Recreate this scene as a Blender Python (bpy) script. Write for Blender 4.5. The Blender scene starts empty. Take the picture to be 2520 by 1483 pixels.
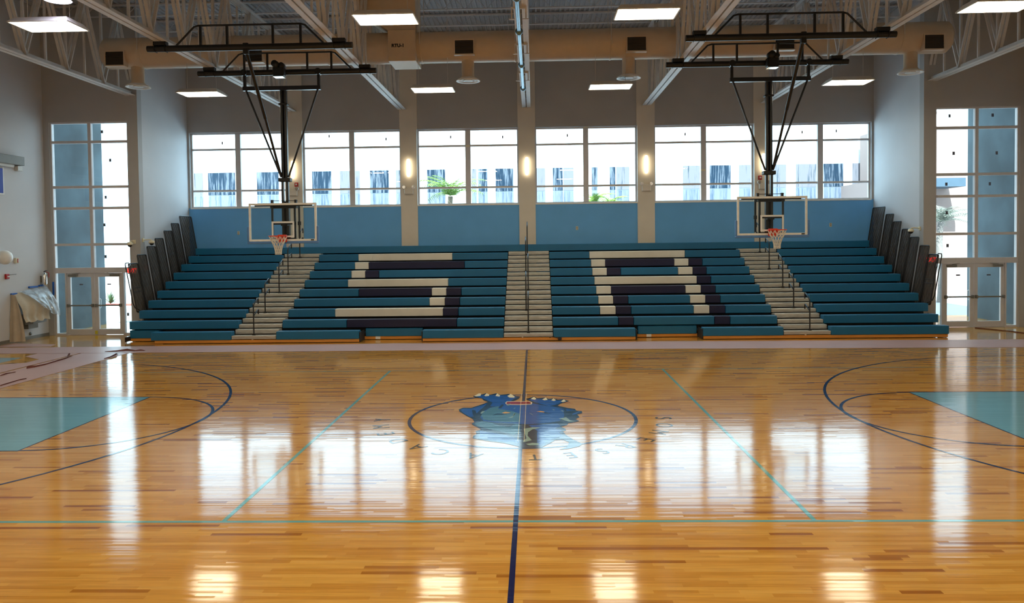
import bpy, math, random
from math import sin, cos, pi, radians, sqrt, atan2
from mathutils import Vector, Matrix
random.seed(7)
S = bpy.context.scene
COL = S.collection

# ------------------------------------------------------------------ helpers
def lin(c):
    return tuple(((v/255)/12.92 if v/255 <= .04045 else ((v/255+.055)/1.055)**2.4) for v in c)

class MB:
    """collects boxes, bars, tubes and lathes; becomes ONE mesh object"""
    def __init__(s): s.v = []; s.f = []; s.m = []; s.sm = []
    def add(s, vs, fs, mi=0, smooth=False):
        o = len(s.v); s.v += [tuple(p) for p in vs]
        for f in fs: s.f.append([o+i for i in f]); s.m.append(mi); s.sm.append(smooth)
        return s
    def box(s, x0, x1, y0, y1, z0, z1, mi=0):
        if x0 > x1: x0, x1 = x1, x0
        if y0 > y1: y0, y1 = y1, y0
        if z0 > z1: z0, z1 = z1, z0
        vs = [(x,y,z) for z in (z0,z1) for y in (y0,y1) for x in (x0,x1)]
        return s.add(vs, [(0,2,3,1),(4,5,7,6),(0,1,5,4),(2,6,7,3),(0,4,6,2),(1,3,7,5)], mi)
    def bbox(s, x0, x1, y0, y1, z0, z1, b=.01, mi=0):
        """box with chamfered edges (24 verts)"""
        xs, ys, zs = (x0,x1), (y0,y1), (z0,z1)
        vs = []; idx = {}
        for i in (0,1):
            for j in (0,1):
                for k in (0,1):
                    sx, sy, sz = (1-2*i), (1-2*j), (1-2*k)
                    for a in range(3):
                        p = [xs[i], ys[j], zs[k]]
                        if a != 0: p[0] += sx*b
                        if a != 1: p[1] += sy*b
                        if a != 2: p[2] += sz*b
                        idx[i,j,k,a] = len(vs); vs.append(p)
        fs = []
        def quad(keys, out):
            q = [idx[k] for k in keys]
            a, b_, c = (Vector(vs[q[0]]), Vector(vs[q[1]]), Vector(vs[q[2]]))
            if (b_-a).cross(c-b_).dot(Vector(out)) < 0: q.reverse()
            fs.append(q)
        for i in (0,1): quad([(i,0,0,0),(i,1,0,0),(i,1,1,0),(i,0,1,0)], (2*i-1,0,0))
        for j in (0,1): quad([(0,j,0,1),(1,j,0,1),(1,j,1,1),(0,j,1,1)], (0,2*j-1,0))
        for k in (0,1): quad([(0,0,k,2),(1,0,k,2),(1,1,k,2),(0,1,k,2)], (0,0,2*k-1))
        for i in (0,1):
            for j in (0,1): quad([(i,j,0,0),(i,j,1,0),(i,j,1,1),(i,j,0,1)], (2*i-1,2*j-1,0))
        for i in (0,1):
            for k in (0,1): quad([(i,0,k,0),(i,1,k,0),(i,1,k,2),(i,0,k,2)], (2*i-1,0,2*k-1))
        for j in (0,1):
            for k in (0,1): quad([(0,j,k,1),(1,j,k,1),(1,j,k,2),(0,j,k,2)], (0,2*j-1,2*k-1))
        for i in (0,1):
            for j in (0,1):
                for k in (0,1): quad([(i,j,k,0),(i,j,k,1),(i,j,k,2)], (2*i-1,2*j-1,2*k-1))
        return s.add(vs, fs, mi)
    def bar(s, p, q, w, h, mi=0, up=(0,0,1)):
        p, q = Vector(p), Vector(q); d = (q-p).normalized(); u = Vector(up)
        if abs(d.dot(u)) > .98: u = Vector((0,1,0))
        a = d.cross(u).normalized(); b = a.cross(d).normalized()
        vs = [e + a*sx*w/2 + b*sy*h/2 for e in (p,q) for sx,sy in ((-1,-1),(1,-1),(1,1),(-1,1))]
        return s.add(vs, [(0,1,2,3),(7,6,5,4),(0,4,5,1),(1,5,6,2),(2,6,7,3),(3,7,4,0)], mi)
    def tube(s, path, r, n=8, mi=0, caps=True, closed=False):
        P = [Vector(p) for p in path]; N = len(P)
        rr = r if isinstance(r, (list,tuple)) else [r]*N
        rings = []; prev = None
        for i in range(N):
            if closed: d = (P[(i+1)%N]-P[i-1]).normalized()
            else: d = (P[min(i+1,N-1)]-P[max(i-1,0)]).normalized()
            if prev is None:
                u = Vector((0,0,1)) if abs(d.z) < .9 else Vector((1,0,0))
                a = d.cross(u).normalized()
            else:
                a = (prev - d*prev.dot(d)).normalized()
            prev = a; b = d.cross(a)
            rings.append([P[i] + (a*cos(2*pi*k/n)+b*sin(2*pi*k/n))*rr[i] for k in range(n)])
        vs = [v for R in rings for v in R]; fs = []
        for i in range(N if closed else N-1):
            j = (i+1) % N
            for k in range(n):
                k2 = (k+1) % n
                fs.append((i*n+k, i*n+k2, j*n+k2, j*n+k))
        s.add(vs, fs, mi, True)
        if caps and not closed:
            s.add(rings[0], [tuple(reversed(range(n)))], mi); s.add(rings[-1], [tuple(range(n))], mi)
        return s
    def lathe(s, prof, c=(0,0,0), n=24, mi=0, axis='z', smooth=True):
        vs = []; fs = []
        for (r,h) in prof:
            for k in range(n):
                x, y = r*cos(2*pi*k/n), r*sin(2*pi*k/n)
                p = {'z':(x,y,h),'x':(h,x,y),'y':(y,h,x)}[axis]
                vs.append((p[0]+c[0], p[1]+c[1], p[2]+c[2]))
        for i in range(len(prof)-1):
            for k in range(n):
                k2 = (k+1) % n; fs.append((i*n+k, i*n+k2, (i+1)*n+k2, (i+1)*n+k))
        return s.add(vs, fs, mi, smooth)
    def prism(s, pts, z0, z1, mi=0):
        """extruded polygon in plan (x, y)"""
        a = sum(pts[i][0]*pts[(i+1)%len(pts)][1]-pts[(i+1)%len(pts)][0]*pts[i][1] for i in range(len(pts)))
        if a < 0: pts = pts[::-1]
        n = len(pts)
        vs = [(x,y,z0) for x,y in pts] + [(x,y,z1) for x,y in pts]
        fs = [tuple(reversed(range(n))), tuple(range(n,2*n))] + [(i,(i+1)%n,n+(i+1)%n,n+i) for i in range(n)]
        return s.add(vs, fs, mi)
    def mesh(s, name, mats, off=(0,0,0)):
        me = bpy.data.meshes.new(name)
        me.from_pydata([(x-off[0],y-off[1],z-off[2]) for x,y,z in s.v], [], s.f)
        for m in (mats if isinstance(mats, (list,tuple)) else [mats]): me.materials.append(m)
        for p, mi, sm in zip(me.polygons, s.m, s.sm): p.material_index = mi; p.use_smooth = sm
        me.validate(); me.update()
        return me

def wloc(o):
    v = Vector((0,0,0))
    while o: v += o.location; o = o.parent
    return v
def obj(name, mb, mats, parent=None, label=None):
    o = bpy.data.objects.new(name, mb.mesh(name, mats, wloc(parent) if parent else (0,0,0)))
    COL.objects.link(o)
    if parent: o.parent = parent
    if label: o['label'] = label
    return o
def tag(o, label, cat, group=None, kind=None):
    o['label'] = label; o['category'] = cat
    if group: o['group'] = group
    if kind: o['kind'] = kind
    return o
def thing(name, label, cat, loc=(0,0,0), group=None):
    o = bpy.data.objects.new(name, None); COL.objects.link(o); o.empty_display_size = .2
    o.location = loc
    return tag(o, label, cat, group)
def struct(name, mb, mats, label=None):
    o = obj(name, mb, mats); o['kind'] = 'structure'
    if label: o['label'] = label
    return o
def structroot(name, loc=(0,0,0), label=None):
    o = bpy.data.objects.new(name, None); COL.objects.link(o); o.location = loc; o['kind'] = 'structure'
    if label: o['label'] = label
    return o
def single(name, mb, mats, label, cat, loc=(0,0,0), group=None):
    """a thing that is one mesh, its origin at loc"""
    o = bpy.data.objects.new(name, mb.mesh(name, mats, loc)); COL.objects.link(o); o.location = loc
    return tag(o, label, cat, group)
def dup(root, loc, label, group=None):
    """a copy of a thing with copies of its parts and sub-parts"""
    r = root.copy(); COL.objects.link(r); r.location = loc; r['label'] = label
    if group: r['group'] = group
    for ch in list(root.children):
        c = ch.copy(); COL.objects.link(c); c.parent = r
        for g in list(ch.children):
            d = g.copy(); COL.objects.link(d); d.parent = c
    return r

# ------------------------------------------------------------------ camera (solved from the court markings)
F, CY = 1859.58, 648.007
YAW, PITCH, ROLL = -.0294, -.0292, -.0122
CAM = Vector((.217, -12.0752, 2.835))
fwd = Vector((sin(YAW)*cos(PITCH), cos(YAW)*cos(PITCH), sin(PITCH)))
rt0 = Vector((cos(YAW), -sin(YAW), 0)); up0 = rt0.cross(fwd)
RT = rt0*cos(ROLL) + up0*sin(ROLL); UP = -rt0*sin(ROLL) + up0*cos(ROLL)
cam = bpy.data.cameras.new('camera'); camo = bpy.data.objects.new('camera', cam); COL.objects.link(camo)
cam.sensor_width = 36; cam.sensor_fit = 'HORIZONTAL'; cam.lens = F/2520*36
cam.shift_y = -(741.5-CY)/2520; cam.clip_end = 500
M = Matrix((RT, UP, -fwd)).transposed().to_4x4(); M.translation = CAM
camo.matrix_world = M
S.camera = camo
def ray(x, y): return fwd + RT*((x-1260)/F) - UP*((y-CY)/F)
def atZ(x, y, Z=0.):
    d = ray(x,y); return CAM + d*((Z-CAM.z)/d.z)
def atY(x, y, Y):
    d = ray(x,y); return CAM + d*((Y-CAM.y)/d.y)
def atX(x, y, X):
    d = ray(x,y); return CAM + d*((X-CAM.x)/d.x)

# ------------------------------------------------------------------ materials
def nm(name):
    m = bpy.data.materials.new(name); m.use_nodes = True
    nt = m.node_tree; nt.nodes.clear()
    return m, nt, nt.nodes.new('ShaderNodeOutputMaterial')
def mat(name, rgb, rough=.6, metal=0., noise=.06, nscale=6., spec=.5, bump=0., bscale=60., stretch=(1,1,1), linear=False):
    m, nt, out = nm(name); N, L = nt.nodes, nt.links
    b = N.new('ShaderNodeBsdfPrincipled'); L.new(b.outputs[0], out.inputs[0])
    c = rgb if linear else lin(rgb)
    b.inputs['Roughness'].default_value = rough; b.inputs['Metallic'].default_value = metal
    b.inputs['Specular IOR Level'].default_value = spec
    tc = N.new('ShaderNodeTexCoord'); mp = N.new('ShaderNodeMapping'); mp.inputs['Scale'].default_value = stretch
    L.new(tc.outputs['Object'], mp.inputs[0])
    t = N.new('ShaderNodeTexNoise'); t.inputs['Scale'].default_value = nscale; t.inputs['Detail'].default_value = 4
    L.new(mp.outputs[0], t.inputs['Vector'])
    r = N.new('ShaderNodeMapRange'); r.inputs[1].default_value = .3; r.inputs[2].default_value = .7
    r.inputs[3].default_value = 1-noise; r.inputs[4].default_value = 1+noise
    L.new(t.outputs[0], r.inputs[0])
    mx = N.new('ShaderNodeVectorMath'); mx.operation = 'SCALE'; mx.inputs[0].default_value = c
    L.new(r.outputs[0], mx.inputs['Scale']); L.new(mx.outputs[0], b.inputs['Base Color'])
    if bump:
        t2 = N.new('ShaderNodeTexNoise'); t2.inputs['Scale'].default_value = bscale; L.new(mp.outputs[0], t2.inputs['Vector'])
        bp = N.new('ShaderNodeBump'); bp.inputs['Strength'].default_value = bump; bp.inputs['Distance'].default_value = .02
        L.new(t2.outputs[0], bp.inputs['Height']); L.new(bp.outputs[0], b.inputs['Normal'])
    return m
def emit(name, rgb, strength):
    m, nt, out = nm(name); e = nt.nodes.new('ShaderNodeEmission')
    e.inputs[0].default_value = (*rgb, 1); e.inputs[1].default_value = strength
    nt.links.new(e.outputs[0], out.inputs[0]); return m
def glassmat(name, tint=(.93,.97,.97), refl=1.0, rough=.0):
    m, nt, out = nm(name); N, L = nt.nodes, nt.links
    t = N.new('ShaderNodeBsdfTransparent'); t.inputs[0].default_value = (*tint,1)
    g = N.new('ShaderNodeBsdfGlossy'); g.inputs['Roughness'].default_value = rough
    fr = N.new('ShaderNodeFresnel'); fr.inputs[0].default_value = 1.45
    mu = N.new('ShaderNodeMath'); mu.operation = 'MULTIPLY'; mu.inputs[1].default_value = refl; L.new(fr.outputs[0], mu.inputs[0])
    mx = N.new('ShaderNodeMixShader'); L.new(mu.outputs[0], mx.inputs[0]); L.new(t.outputs[0], mx.inputs[1]); L.new(g.outputs[0], mx.inputs[2])
    L.new(mx.outputs[0], out.inputs[0]); return m

# varnished floor: board-by-board tone and the faint tilt of every board in the varnish
def board_nodes(nt, W=.0572):
    N, L = nt.nodes, nt.links
    def math(op, a, b=None, c=None):
        n = N.new('ShaderNodeMath'); n.operation = op
        for i, v in enumerate((a,b,c)):
            if v is None: continue
            if isinstance(v, (int,float)): n.inputs[i].default_value = v
            else: L.new(v, n.inputs[i])
        return n.outputs[0]
    geo = N.new('ShaderNodeNewGeometry'); sep = N.new('ShaderNodeSeparateXYZ'); L.new(geo.outputs['Position'], sep.inputs[0])
    row = math('FLOOR', math('DIVIDE', sep.outputs[1], W))
    wr = N.new('ShaderNodeTexWhiteNoise'); wr.noise_dimensions = '1D'; L.new(row, wr.inputs['W'])
    cs = N.new('ShaderNodeSeparateColor'); L.new(wr.outputs['Color'], cs.inputs[0])
    length = math('MULTIPLY_ADD', cs.outputs[1], .75, .4)
    q = math('DIVIDE', math('MULTIPLY_ADD', cs.outputs[0], 9., sep.outputs[0]), length)
    # uneven board ends: warp the coordinate along the row
    q = math('ADD', q, math('MULTIPLY', math('SINE', math('MULTIPLY_ADD', q, 1.7, math('MULTIPLY', cs.outputs[2], 6.28))), .35))
    idx = math('FLOOR', q)
    cv = N.new('ShaderNodeCombineXYZ'); L.new(row, cv.inputs[0]); L.new(idx, cv.inputs[1])
    wb = N.new('ShaderNodeTexWhiteNoise'); wb.noise_dimensions = '2D'; L.new(cv.outputs[0], wb.inputs['Vector'])
    bs = N.new('ShaderNodeSeparateColor'); L.new(wb.outputs['Color'], bs.inputs[0])
    # tilt
    def cen(o, k): return math('MULTIPLY', math('SUBTRACT', o, .5), k)
    tilt = N.new('ShaderNodeCombineXYZ'); L.new(cen(bs.outputs[0], TILTX), tilt.inputs[0]); L.new(math('ADD', cen(bs.outputs[1], TILTY), math('MULTIPLY', cen(math('FRACT', math('DIVIDE', sep.outputs[1], W)), CUP), cen(math('FRACT', math('MULTIPLY', bs.outputs[2], 7.3)), 2.))), tilt.inputs[1])
    wav = N.new('ShaderNodeTexNoise'); wav.inputs['Scale'].default_value = 2.2; wav.inputs['Detail'].default_value = 3
    L.new(geo.outputs['Position'], wav.inputs['Vector'])
    wv = N.new('ShaderNodeVectorMath'); wv.operation = 'SUBTRACT'; L.new(wav.outputs['Color'], wv.inputs[0]); wv.inputs[1].default_value = (.5,.5,.5)
    w2 = N.new('ShaderNodeVectorMath'); w2.operation = 'MULTIPLY'; L.new(wv.outputs[0], w2.inputs[0]); w2.inputs[1].default_value = (.006,.008,0)
    a1 = N.new('ShaderNodeVectorMath'); a1.operation = 'ADD'; L.new(tilt.outputs[0], a1.inputs[0]); L.new(w2.outputs[0], a1.inputs[1])
    a2 = N.new('ShaderNodeVectorMath'); a2.operation = 'ADD'; L.new(a1.outputs[0], a2.inputs[0]); L.new(geo.outputs['Normal'], a2.inputs[1])
    nn = N.new('ShaderNodeVectorMath'); nn.operation = 'NORMALIZE'; L.new(a2.outputs[0], nn.inputs[0])
    seam = math('LESS_THAN', math('FRACT', q), .004)
    return geo, bs, nn.outputs[0], seam, math
FLOOR_IOR = 1.39
CUP = .022
TILTX, TILTY = .004, .011
FLOOR_ROUGH = .10
def floor_mat():
    m, nt, out = nm('maple_floor'); N, L = nt.nodes, nt.links
    geo, bs, nrm, seam, math = board_nodes(nt)
    ramp = N.new('ShaderNodeValToRGB'); e = ramp.color_ramp.elements
    e[0].position = 0; e[0].color = (*lin((166,100,36)),1); e[1].position = 1; e[1].color = (*lin((236,180,90)),1)
    for p, c in ((.03,(176,112,38)), (.10,(212,150,62)), (.5,(224,164,72)), (.8,(230,172,80))):
        x = e.new(p); x.color = (*lin(c),1)
    e[0].color = (*lin((164,98,40)),1)
    L.new(bs.outputs[2], ramp.inputs[0])
    mp = N.new('ShaderNodeMapping'); mp.inputs['Scale'].default_value = (2.5,55,1); L.new(geo.outputs['Position'], mp.inputs[0])
    g = N.new('ShaderNodeTexNoise'); g.inputs['Scale'].default_value = 1; g.inputs['Detail'].default_value = 5; L.new(mp.outputs[0], g.inputs['Vector'])
    r = N.new('ShaderNodeMapRange'); r.inputs[1].default_value = .3; r.inputs[2].default_value = .7; r.inputs[3].default_value = .60; r.inputs[4].default_value = .80
    L.new(g.outputs[0], r.inputs[0])
    sc = N.new('ShaderNodeVectorMath'); sc.operation = 'SCALE'; L.new(ramp.outputs[0], sc.inputs[0]); L.new(r.outputs[0], sc.inputs['Scale'])
    b = N.new('ShaderNodeBsdfPrincipled'); L.new(b.outputs[0], out.inputs[0])
    L.new(sc.outputs[0], b.inputs['Base Color']); b.inputs['Roughness'].default_value = FLOOR_ROUGH
    b.inputs['IOR'].default_value = FLOOR_IOR
    L.new(nrm, b.inputs['Normal'])
    return m
def paint_mat(name, rgb):
    m, nt, out = nm(name); N, L = nt.nodes, nt.links
    geo, bs, nrm, seam, math = board_nodes(nt)
    b = N.new('ShaderNodeBsdfPrincipled'); L.new(b.outputs[0], out.inputs[0])
    r = N.new('ShaderNodeMapRange'); r.inputs[3].default_value = .94; r.inputs[4].default_value = 1.05; L.new(bs.outputs[2], r.inputs[0])
    sc = N.new('ShaderNodeVectorMath'); sc.operation = 'SCALE'; sc.inputs[0].default_value = lin(rgb); L.new(r.outputs[0], sc.inputs['Scale'])
    L.new(sc.outputs[0], b.inputs['Base Color']); b.inputs['Roughness'].default_value = FLOOR_ROUGH; b.inputs['IOR'].default_value = FLOOR_IOR
    L.new(nrm, b.inputs['Normal']); return m
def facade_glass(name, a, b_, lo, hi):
    """outside window glass, its reflections painted as vertical streaks between two tones"""
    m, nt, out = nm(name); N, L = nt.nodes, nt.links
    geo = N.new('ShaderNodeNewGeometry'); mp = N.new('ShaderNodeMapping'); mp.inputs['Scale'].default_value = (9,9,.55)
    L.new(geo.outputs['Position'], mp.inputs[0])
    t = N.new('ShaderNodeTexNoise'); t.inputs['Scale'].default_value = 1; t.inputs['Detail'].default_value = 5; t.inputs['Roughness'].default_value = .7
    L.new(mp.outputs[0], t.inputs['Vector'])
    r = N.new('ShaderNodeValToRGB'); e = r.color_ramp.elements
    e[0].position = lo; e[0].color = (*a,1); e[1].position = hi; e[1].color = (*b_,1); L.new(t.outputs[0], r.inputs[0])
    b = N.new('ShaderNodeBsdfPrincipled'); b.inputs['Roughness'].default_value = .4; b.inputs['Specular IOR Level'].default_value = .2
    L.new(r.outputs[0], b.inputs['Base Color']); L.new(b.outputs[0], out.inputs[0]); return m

MT = {}
LAMP, LAMPC = 23., (1.,.87,.62)
MT['floor'] = floor_mat()
MT['navy'] = paint_mat('navy_court_paint', (26,32,78))
MT['sky_paint'] = paint_mat('light_blue_court_paint', (100,158,180))
MT['vb_paint'] = paint_mat('teal_court_paint', (98,158,160))
MT['black_paint'] = paint_mat('black_court_paint', (34,32,38))
MT['em_dark'] = paint_mat('emblem_dark_blue', (8,20,52))
MT['em_blue'] = paint_mat('emblem_blue', (14,76,164))
MT['em_mid'] = paint_mat('emblem_grey_blue', (62,112,140))
MT['em_light'] = paint_mat('emblem_pale_grey', (132,158,150))
MT['em_cream'] = paint_mat('emblem_cream', (232,224,190))
MT['em_red'] = paint_mat('emblem_red', (150,26,36))
MT['em_gold'] = paint_mat('emblem_gold', (222,160,50))
MT['wall'] = mat('wall_paint_beige', (178,177,176), .75, noise=.03, nscale=1.2, bump=.05, bscale=90)
MT['wallL'] = mat('wall_paint_pale', (206,206,208), .7, noise=.03, nscale=1.0, bump=.05, bscale=90)
MT['pier'] = mat('pier_paint_tan', (222,214,200), .7, noise=.03, nscale=2)
MT['blue'] = mat('wall_paint_blue', (104,176,236), .6, noise=.04, nscale=1.5)
MT['frame'] = mat('window_frame_paint', (206,204,206), .45, noise=.03)
MT['deck'] = mat('ceiling_deck_paint', (180,182,186), .7, noise=.05)
MT['steel'] = mat('truss_paint', (208,204,200), .55, noise=.05)
MT['duct'] = mat('duct_paint', (206,186,160), .5, noise=.03)
MT['dark'] = mat('dark_void', (26,24,24), .8)
MT['black'] = mat('black_painted_steel', (22,21,23), .32, noise=.1)
MT['blackm'] = mat('black_matt_steel', (18,17,18), .5, noise=.1)
MT['teal'] = mat('teal_plastic', (16,104,146), .42, noise=.05, nscale=3, bump=.05, bscale=150)
MT['white_p'] = mat('white_plastic', (230,226,214), .42, noise=.04, nscale=3)
MT['navy_p'] = mat('navy_plastic', (10,14,58), .42, noise=.05, nscale=3)
MT['step'] = mat('aluminium_step', (188,186,178), .36, .3, noise=.16, nscale=5, stretch=(1,3,6))
MT['stepdark'] = mat('under_bleacher_steel', (40,40,42), .6)
MT['kick'] = mat('varnished_kickboard', (216,146,62), .35, noise=.18, nscale=3, stretch=(.6,6,14))
MT['galv'] = mat('galvanised_steel', (112,142,160), .35, .85, noise=.1)
MT['grey'] = mat('grey_enamel', (120,118,112), .5)
MT['lgrey'] = mat('light_grey_plastic', (206,204,198), .45)
MT['cream'] = mat('cream_plastic', (226,218,190), .45)
MT['red'] = mat('red_enamel', (178,24,30), .4)
MT['rim'] = mat('orange_red_rim', (226,58,22), .4)
MT['net'] = mat('white_net_cord', (236,232,222), .8)
MT['pad'] = mat('blue_edge_padding', (88,136,200), .6)
MT['bbw'] = mat('backboard_white', (240,242,240), .45)
MT['sfglass'] = glassmat('entrance_glass', (.70,.90,.98), 1.0)
MT['bbglass'] = glassmat('backboard_glass', (.86,.93,.93), 1.0)
MT['glass'] = glassmat('window_glass', (.60,.84,.98), 1.0)
MT['paper'] = mat('pink_rosin_paper', (186,152,148), .38, noise=.05, nscale=1.3, bump=.05, bscale=7)
MT['paperb'] = mat('brown_paper_underside', (104,52,36), .8)
MT['cloth'] = mat('tan_drop_cloth', (190,174,150), .85, noise=.08)
MT['film'] = None
MT['tape'] = mat('blue_masking_tape', (30,98,190), .6)
MT['chrome'] = mat('chrome', (214,214,214), .15, 1.)
MT['sticker'] = mat('window_sticker', (96,104,122), .6)
MT['white'] = mat('white_paint', (236,236,232), .5)
MT['lamp'] = emit('lamp_diffuser', LAMPC, LAMP)
MT['sconce'] = emit('sconce_diffuser', (1.,.84,.56), 5.)
MT['oval'] = emit('cool_lamp', (.8,.78,1.), 20.)
MT['exit'] = emit('exit_red', (1.,.02,.015), 3.)
MT['ground'] = mat('pavement', (150,150,152), .85, noise=.05, nscale=.4)
MT['facade'] = mat('outside_stucco', (232,232,230), .85, noise=.02)
MT['wing'] = mat('outside_grey_stucco', (72,88,96), .85, noise=.4, nscale=.7, bump=.1)  # strong blotchy noise paints cloudy glass reflections into the wall colour
MT['peach'] = mat('outside_peach_stucco', (122,104,98), .85, noise=.03)
MT['fg_dark'] = facade_glass('outside_glass_dark', (.009,.021,.036), (.13,.14,.16), .48, .60)  # streaks in the outside panes are reflections painted into the colour
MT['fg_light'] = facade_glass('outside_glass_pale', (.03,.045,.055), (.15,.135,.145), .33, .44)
MT['fg_lower'] = facade_glass('outside_glass_hazy', (.05,.07,.095), (.15,.155,.185), .36, .54)  # lower panes: whitish haze painted into the tones
MT['frond'] = mat('palm_frond', (118,142,50), .6, noise=.3, nscale=4)
MT['trunk'] = mat('palm_trunk', (128,108,84), .9, noise=.2, nscale=12)
MT['frond_hazed'] = mat('hazed_palm_frond', (120,124,112), .6, noise=.2, nscale=4)  # palm seen through hazy glass, the haze painted into its colours
MT['trunk_hazed'] = mat('hazed_palm_trunk', (112,104,98), .9, noise=.2, nscale=12)
MT['mulch'] = mat('red_mulch', (150,52,34), .9)
MT['canopy'] = mat('outside_canopy', (52,70,84), .7)
def filmmat():
    m, nt, out = nm('clear_plastic_sheet'); N, L = nt.nodes, nt.links
    t = N.new('ShaderNodeBsdfTransparent'); b = N.new('ShaderNodeBsdfPrincipled')
    b.inputs['Base Color'].default_value = (*lin((196,214,232)),1); b.inputs['Roughness'].default_value = .2
    ns = N.new('ShaderNodeTexNoise'); ns.inputs['Scale'].default_value = 5; r = N.new('ShaderNodeMapRange')
    r.inputs[1].default_value = .35; r.inputs[2].default_value = .65; r.inputs[3].default_value = .35; r.inputs[4].default_value = .85
    L.new(ns.outputs[0], r.inputs[0]); mx = N.new('ShaderNodeMixShader'); L.new(r.outputs[0], mx.inputs[0])
    L.new(t.outputs[0], mx.inputs[1]); L.new(b.outputs[0], mx.inputs[2]); L.new(mx.outputs[0], out.inputs[0]); return m
MT['film'] = filmmat()

# ------------------------------------------------------------------ the room
YB, YN = 15.1, 11.65           # back wall, end walls beside the alcove
XL, XR = -12.31, 12.25         # alcove side walls
XWL, XWR = -15.37, 15.42       # gym side walls
YR = -14.5; ZC = 10.35
SILL, HEAD = 4.18, 6.90

fl = MB(); fl.add([(XWL-.3,YR-.3,0),(XWR+.3,YR-.3,0),(XWR+.3,YB+.3,0),(XWL-.3,YB+.3,0)], [(0,1,2,3)])
fl.box(XWL-.3, XWR+.3, YR-.3, YB+.3, -.2, -.002)
floor = struct('floor', fl, MT['floor'], 'glossy varnished maple sports floor')

def wall(name, holes, mats, axis, a0, a1, b0, b1, z0, z1, pick=None, label=None):
    """solid wall split round its openings; axis 'x' runs along x and is b0..b1 thick in y"""
    us = sorted({a0,a1,*[h[0] for h in holes],*[h[1] for h in holes]}); zs = sorted({z0,z1,*[h[2] for h in holes],*[h[3] for h in holes]})
    mb = MB()
    for i in range(len(us)-1):
        for j in range(len(zs)-1):
            u, z = (us[i]+us[i+1])/2, (zs[j]+zs[j+1])/2
            if any(h[0]<u<h[1] and h[2]<z<h[3] for h in holes): continue
            mi = pick(u,z) if pick else 0
            if axis == 'x': mb.box(us[i],us[i+1],b0,b1,zs[j],zs[j+1],mi)
            else: mb.box(b0,b1,us[i],us[i+1],zs[j],zs[j+1],mi)
    return struct(name, mb, mats, label)

PIERS = [(-8.75,-8.11),(-4.55,-3.95),(-.30,.29),(3.93,4.54),(8.06,8.66)]
WINS = [(-12.24,-8.75),(-8.11,-4.55),(-3.95,-.30),(.29,3.93),(4.54,8.06),(8.66,12.18)]
wall('wall_back', [(a,b,SILL,HEAD) for a,b in WINS]+[(XL-.28,XL-.279,SILL,HEAD)], [MT['wall'],MT['blue']], 'x', XL-.28, XR+.28, YB, YB+.3, 0, ZC,
     pick=lambda u,z: 1 if z < SILL and not any(p[0]<u<p[1] for p in PIERS) else 0, label='long back wall, blue below six windows')
for i,(a,b) in enumerate(PIERS):
    struct('trim_%d' % (i+1), MB().box(a,b,YB-.05,YB,0,HEAD+.02).box(a-.02,b+.02,YB-.03,YB,HEAD+.02,ZC-.05), MT['pier'], 'tan pier between windows')
SFL, SFR = (-15.18,-12.64), (12.61,15.16)
wall('wall_left_end', [(SFL[0],SFL[1],0,6.8)], MT['wall'], 'x', XWL-.3, XL, YN, YN+.26, 0, ZC, label='end wall round the left glazed entrance')
wall('wall_right_end', [(SFR[0],SFR[1],0,6.8)], MT['wall'], 'x', XR, XWR+.3, YN, YN+.26, 0, ZC, label='end wall round the right glazed entrance')
struct('wall_left_alcove', MB().box(XL-.26,XL,YN+.26,YB,0,ZC), MT['wallL'], 'alcove side wall left of the bleachers')
struct('wall_right_alcove', MB().box(XR,XR+.26,YN+.26,YB,0,ZC), MT['wallL'], 'alcove side wall right of the bleachers')
struct('wall_left', MB().box(XWL-.3,XWL,YR,YN,0,ZC), MT['wallL'], 'pale left side wall')
struct('wall_right', MB().box(XWR,XWR+.3,YR,YN,0,ZC), MT['wallL'], 'pale right side wall')
struct('wall_rear', MB().box(XWL-.3,XWR+.3,YR-.3,YR,0,ZC), MT['wallL'], 'pale wall behind the viewer')
struct('baseboard_left', MB().box(XWL,XWL+.015,YR,YN,0,.1), MT['grey'], 'grey rubber base on the left wall')

# ribbed steel deck
dk = MB(); P = .16; x = XWL-.3; prof = []
while x < XWR+.3:
    prof += [(x,ZC),(x+.06,ZC),(x+.075,ZC+.04),(x+.145,ZC+.04)]; x += P
n = len(prof)
dk.add([(a,YR-.3,z) for a,z in prof]+[(a,YB+.3,z) for a,z in prof], [(i,i+1,n+i+1,n+i) for i in range(n-1)])
dk.box(XWL-.4, XWR+.4, YR-.4, YB+.4, ZC+.05, ZC+.25).box(XWL-.4,XWR+.4,YB+.28,YB+.4,ZC-.3,ZC+.05).box(XWL-.4,XWR+.4,YR-.4,YR-.28,ZC-.3,ZC+.05)
struct('ceiling', dk, MT['deck'], 'ribbed steel roof deck')

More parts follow.
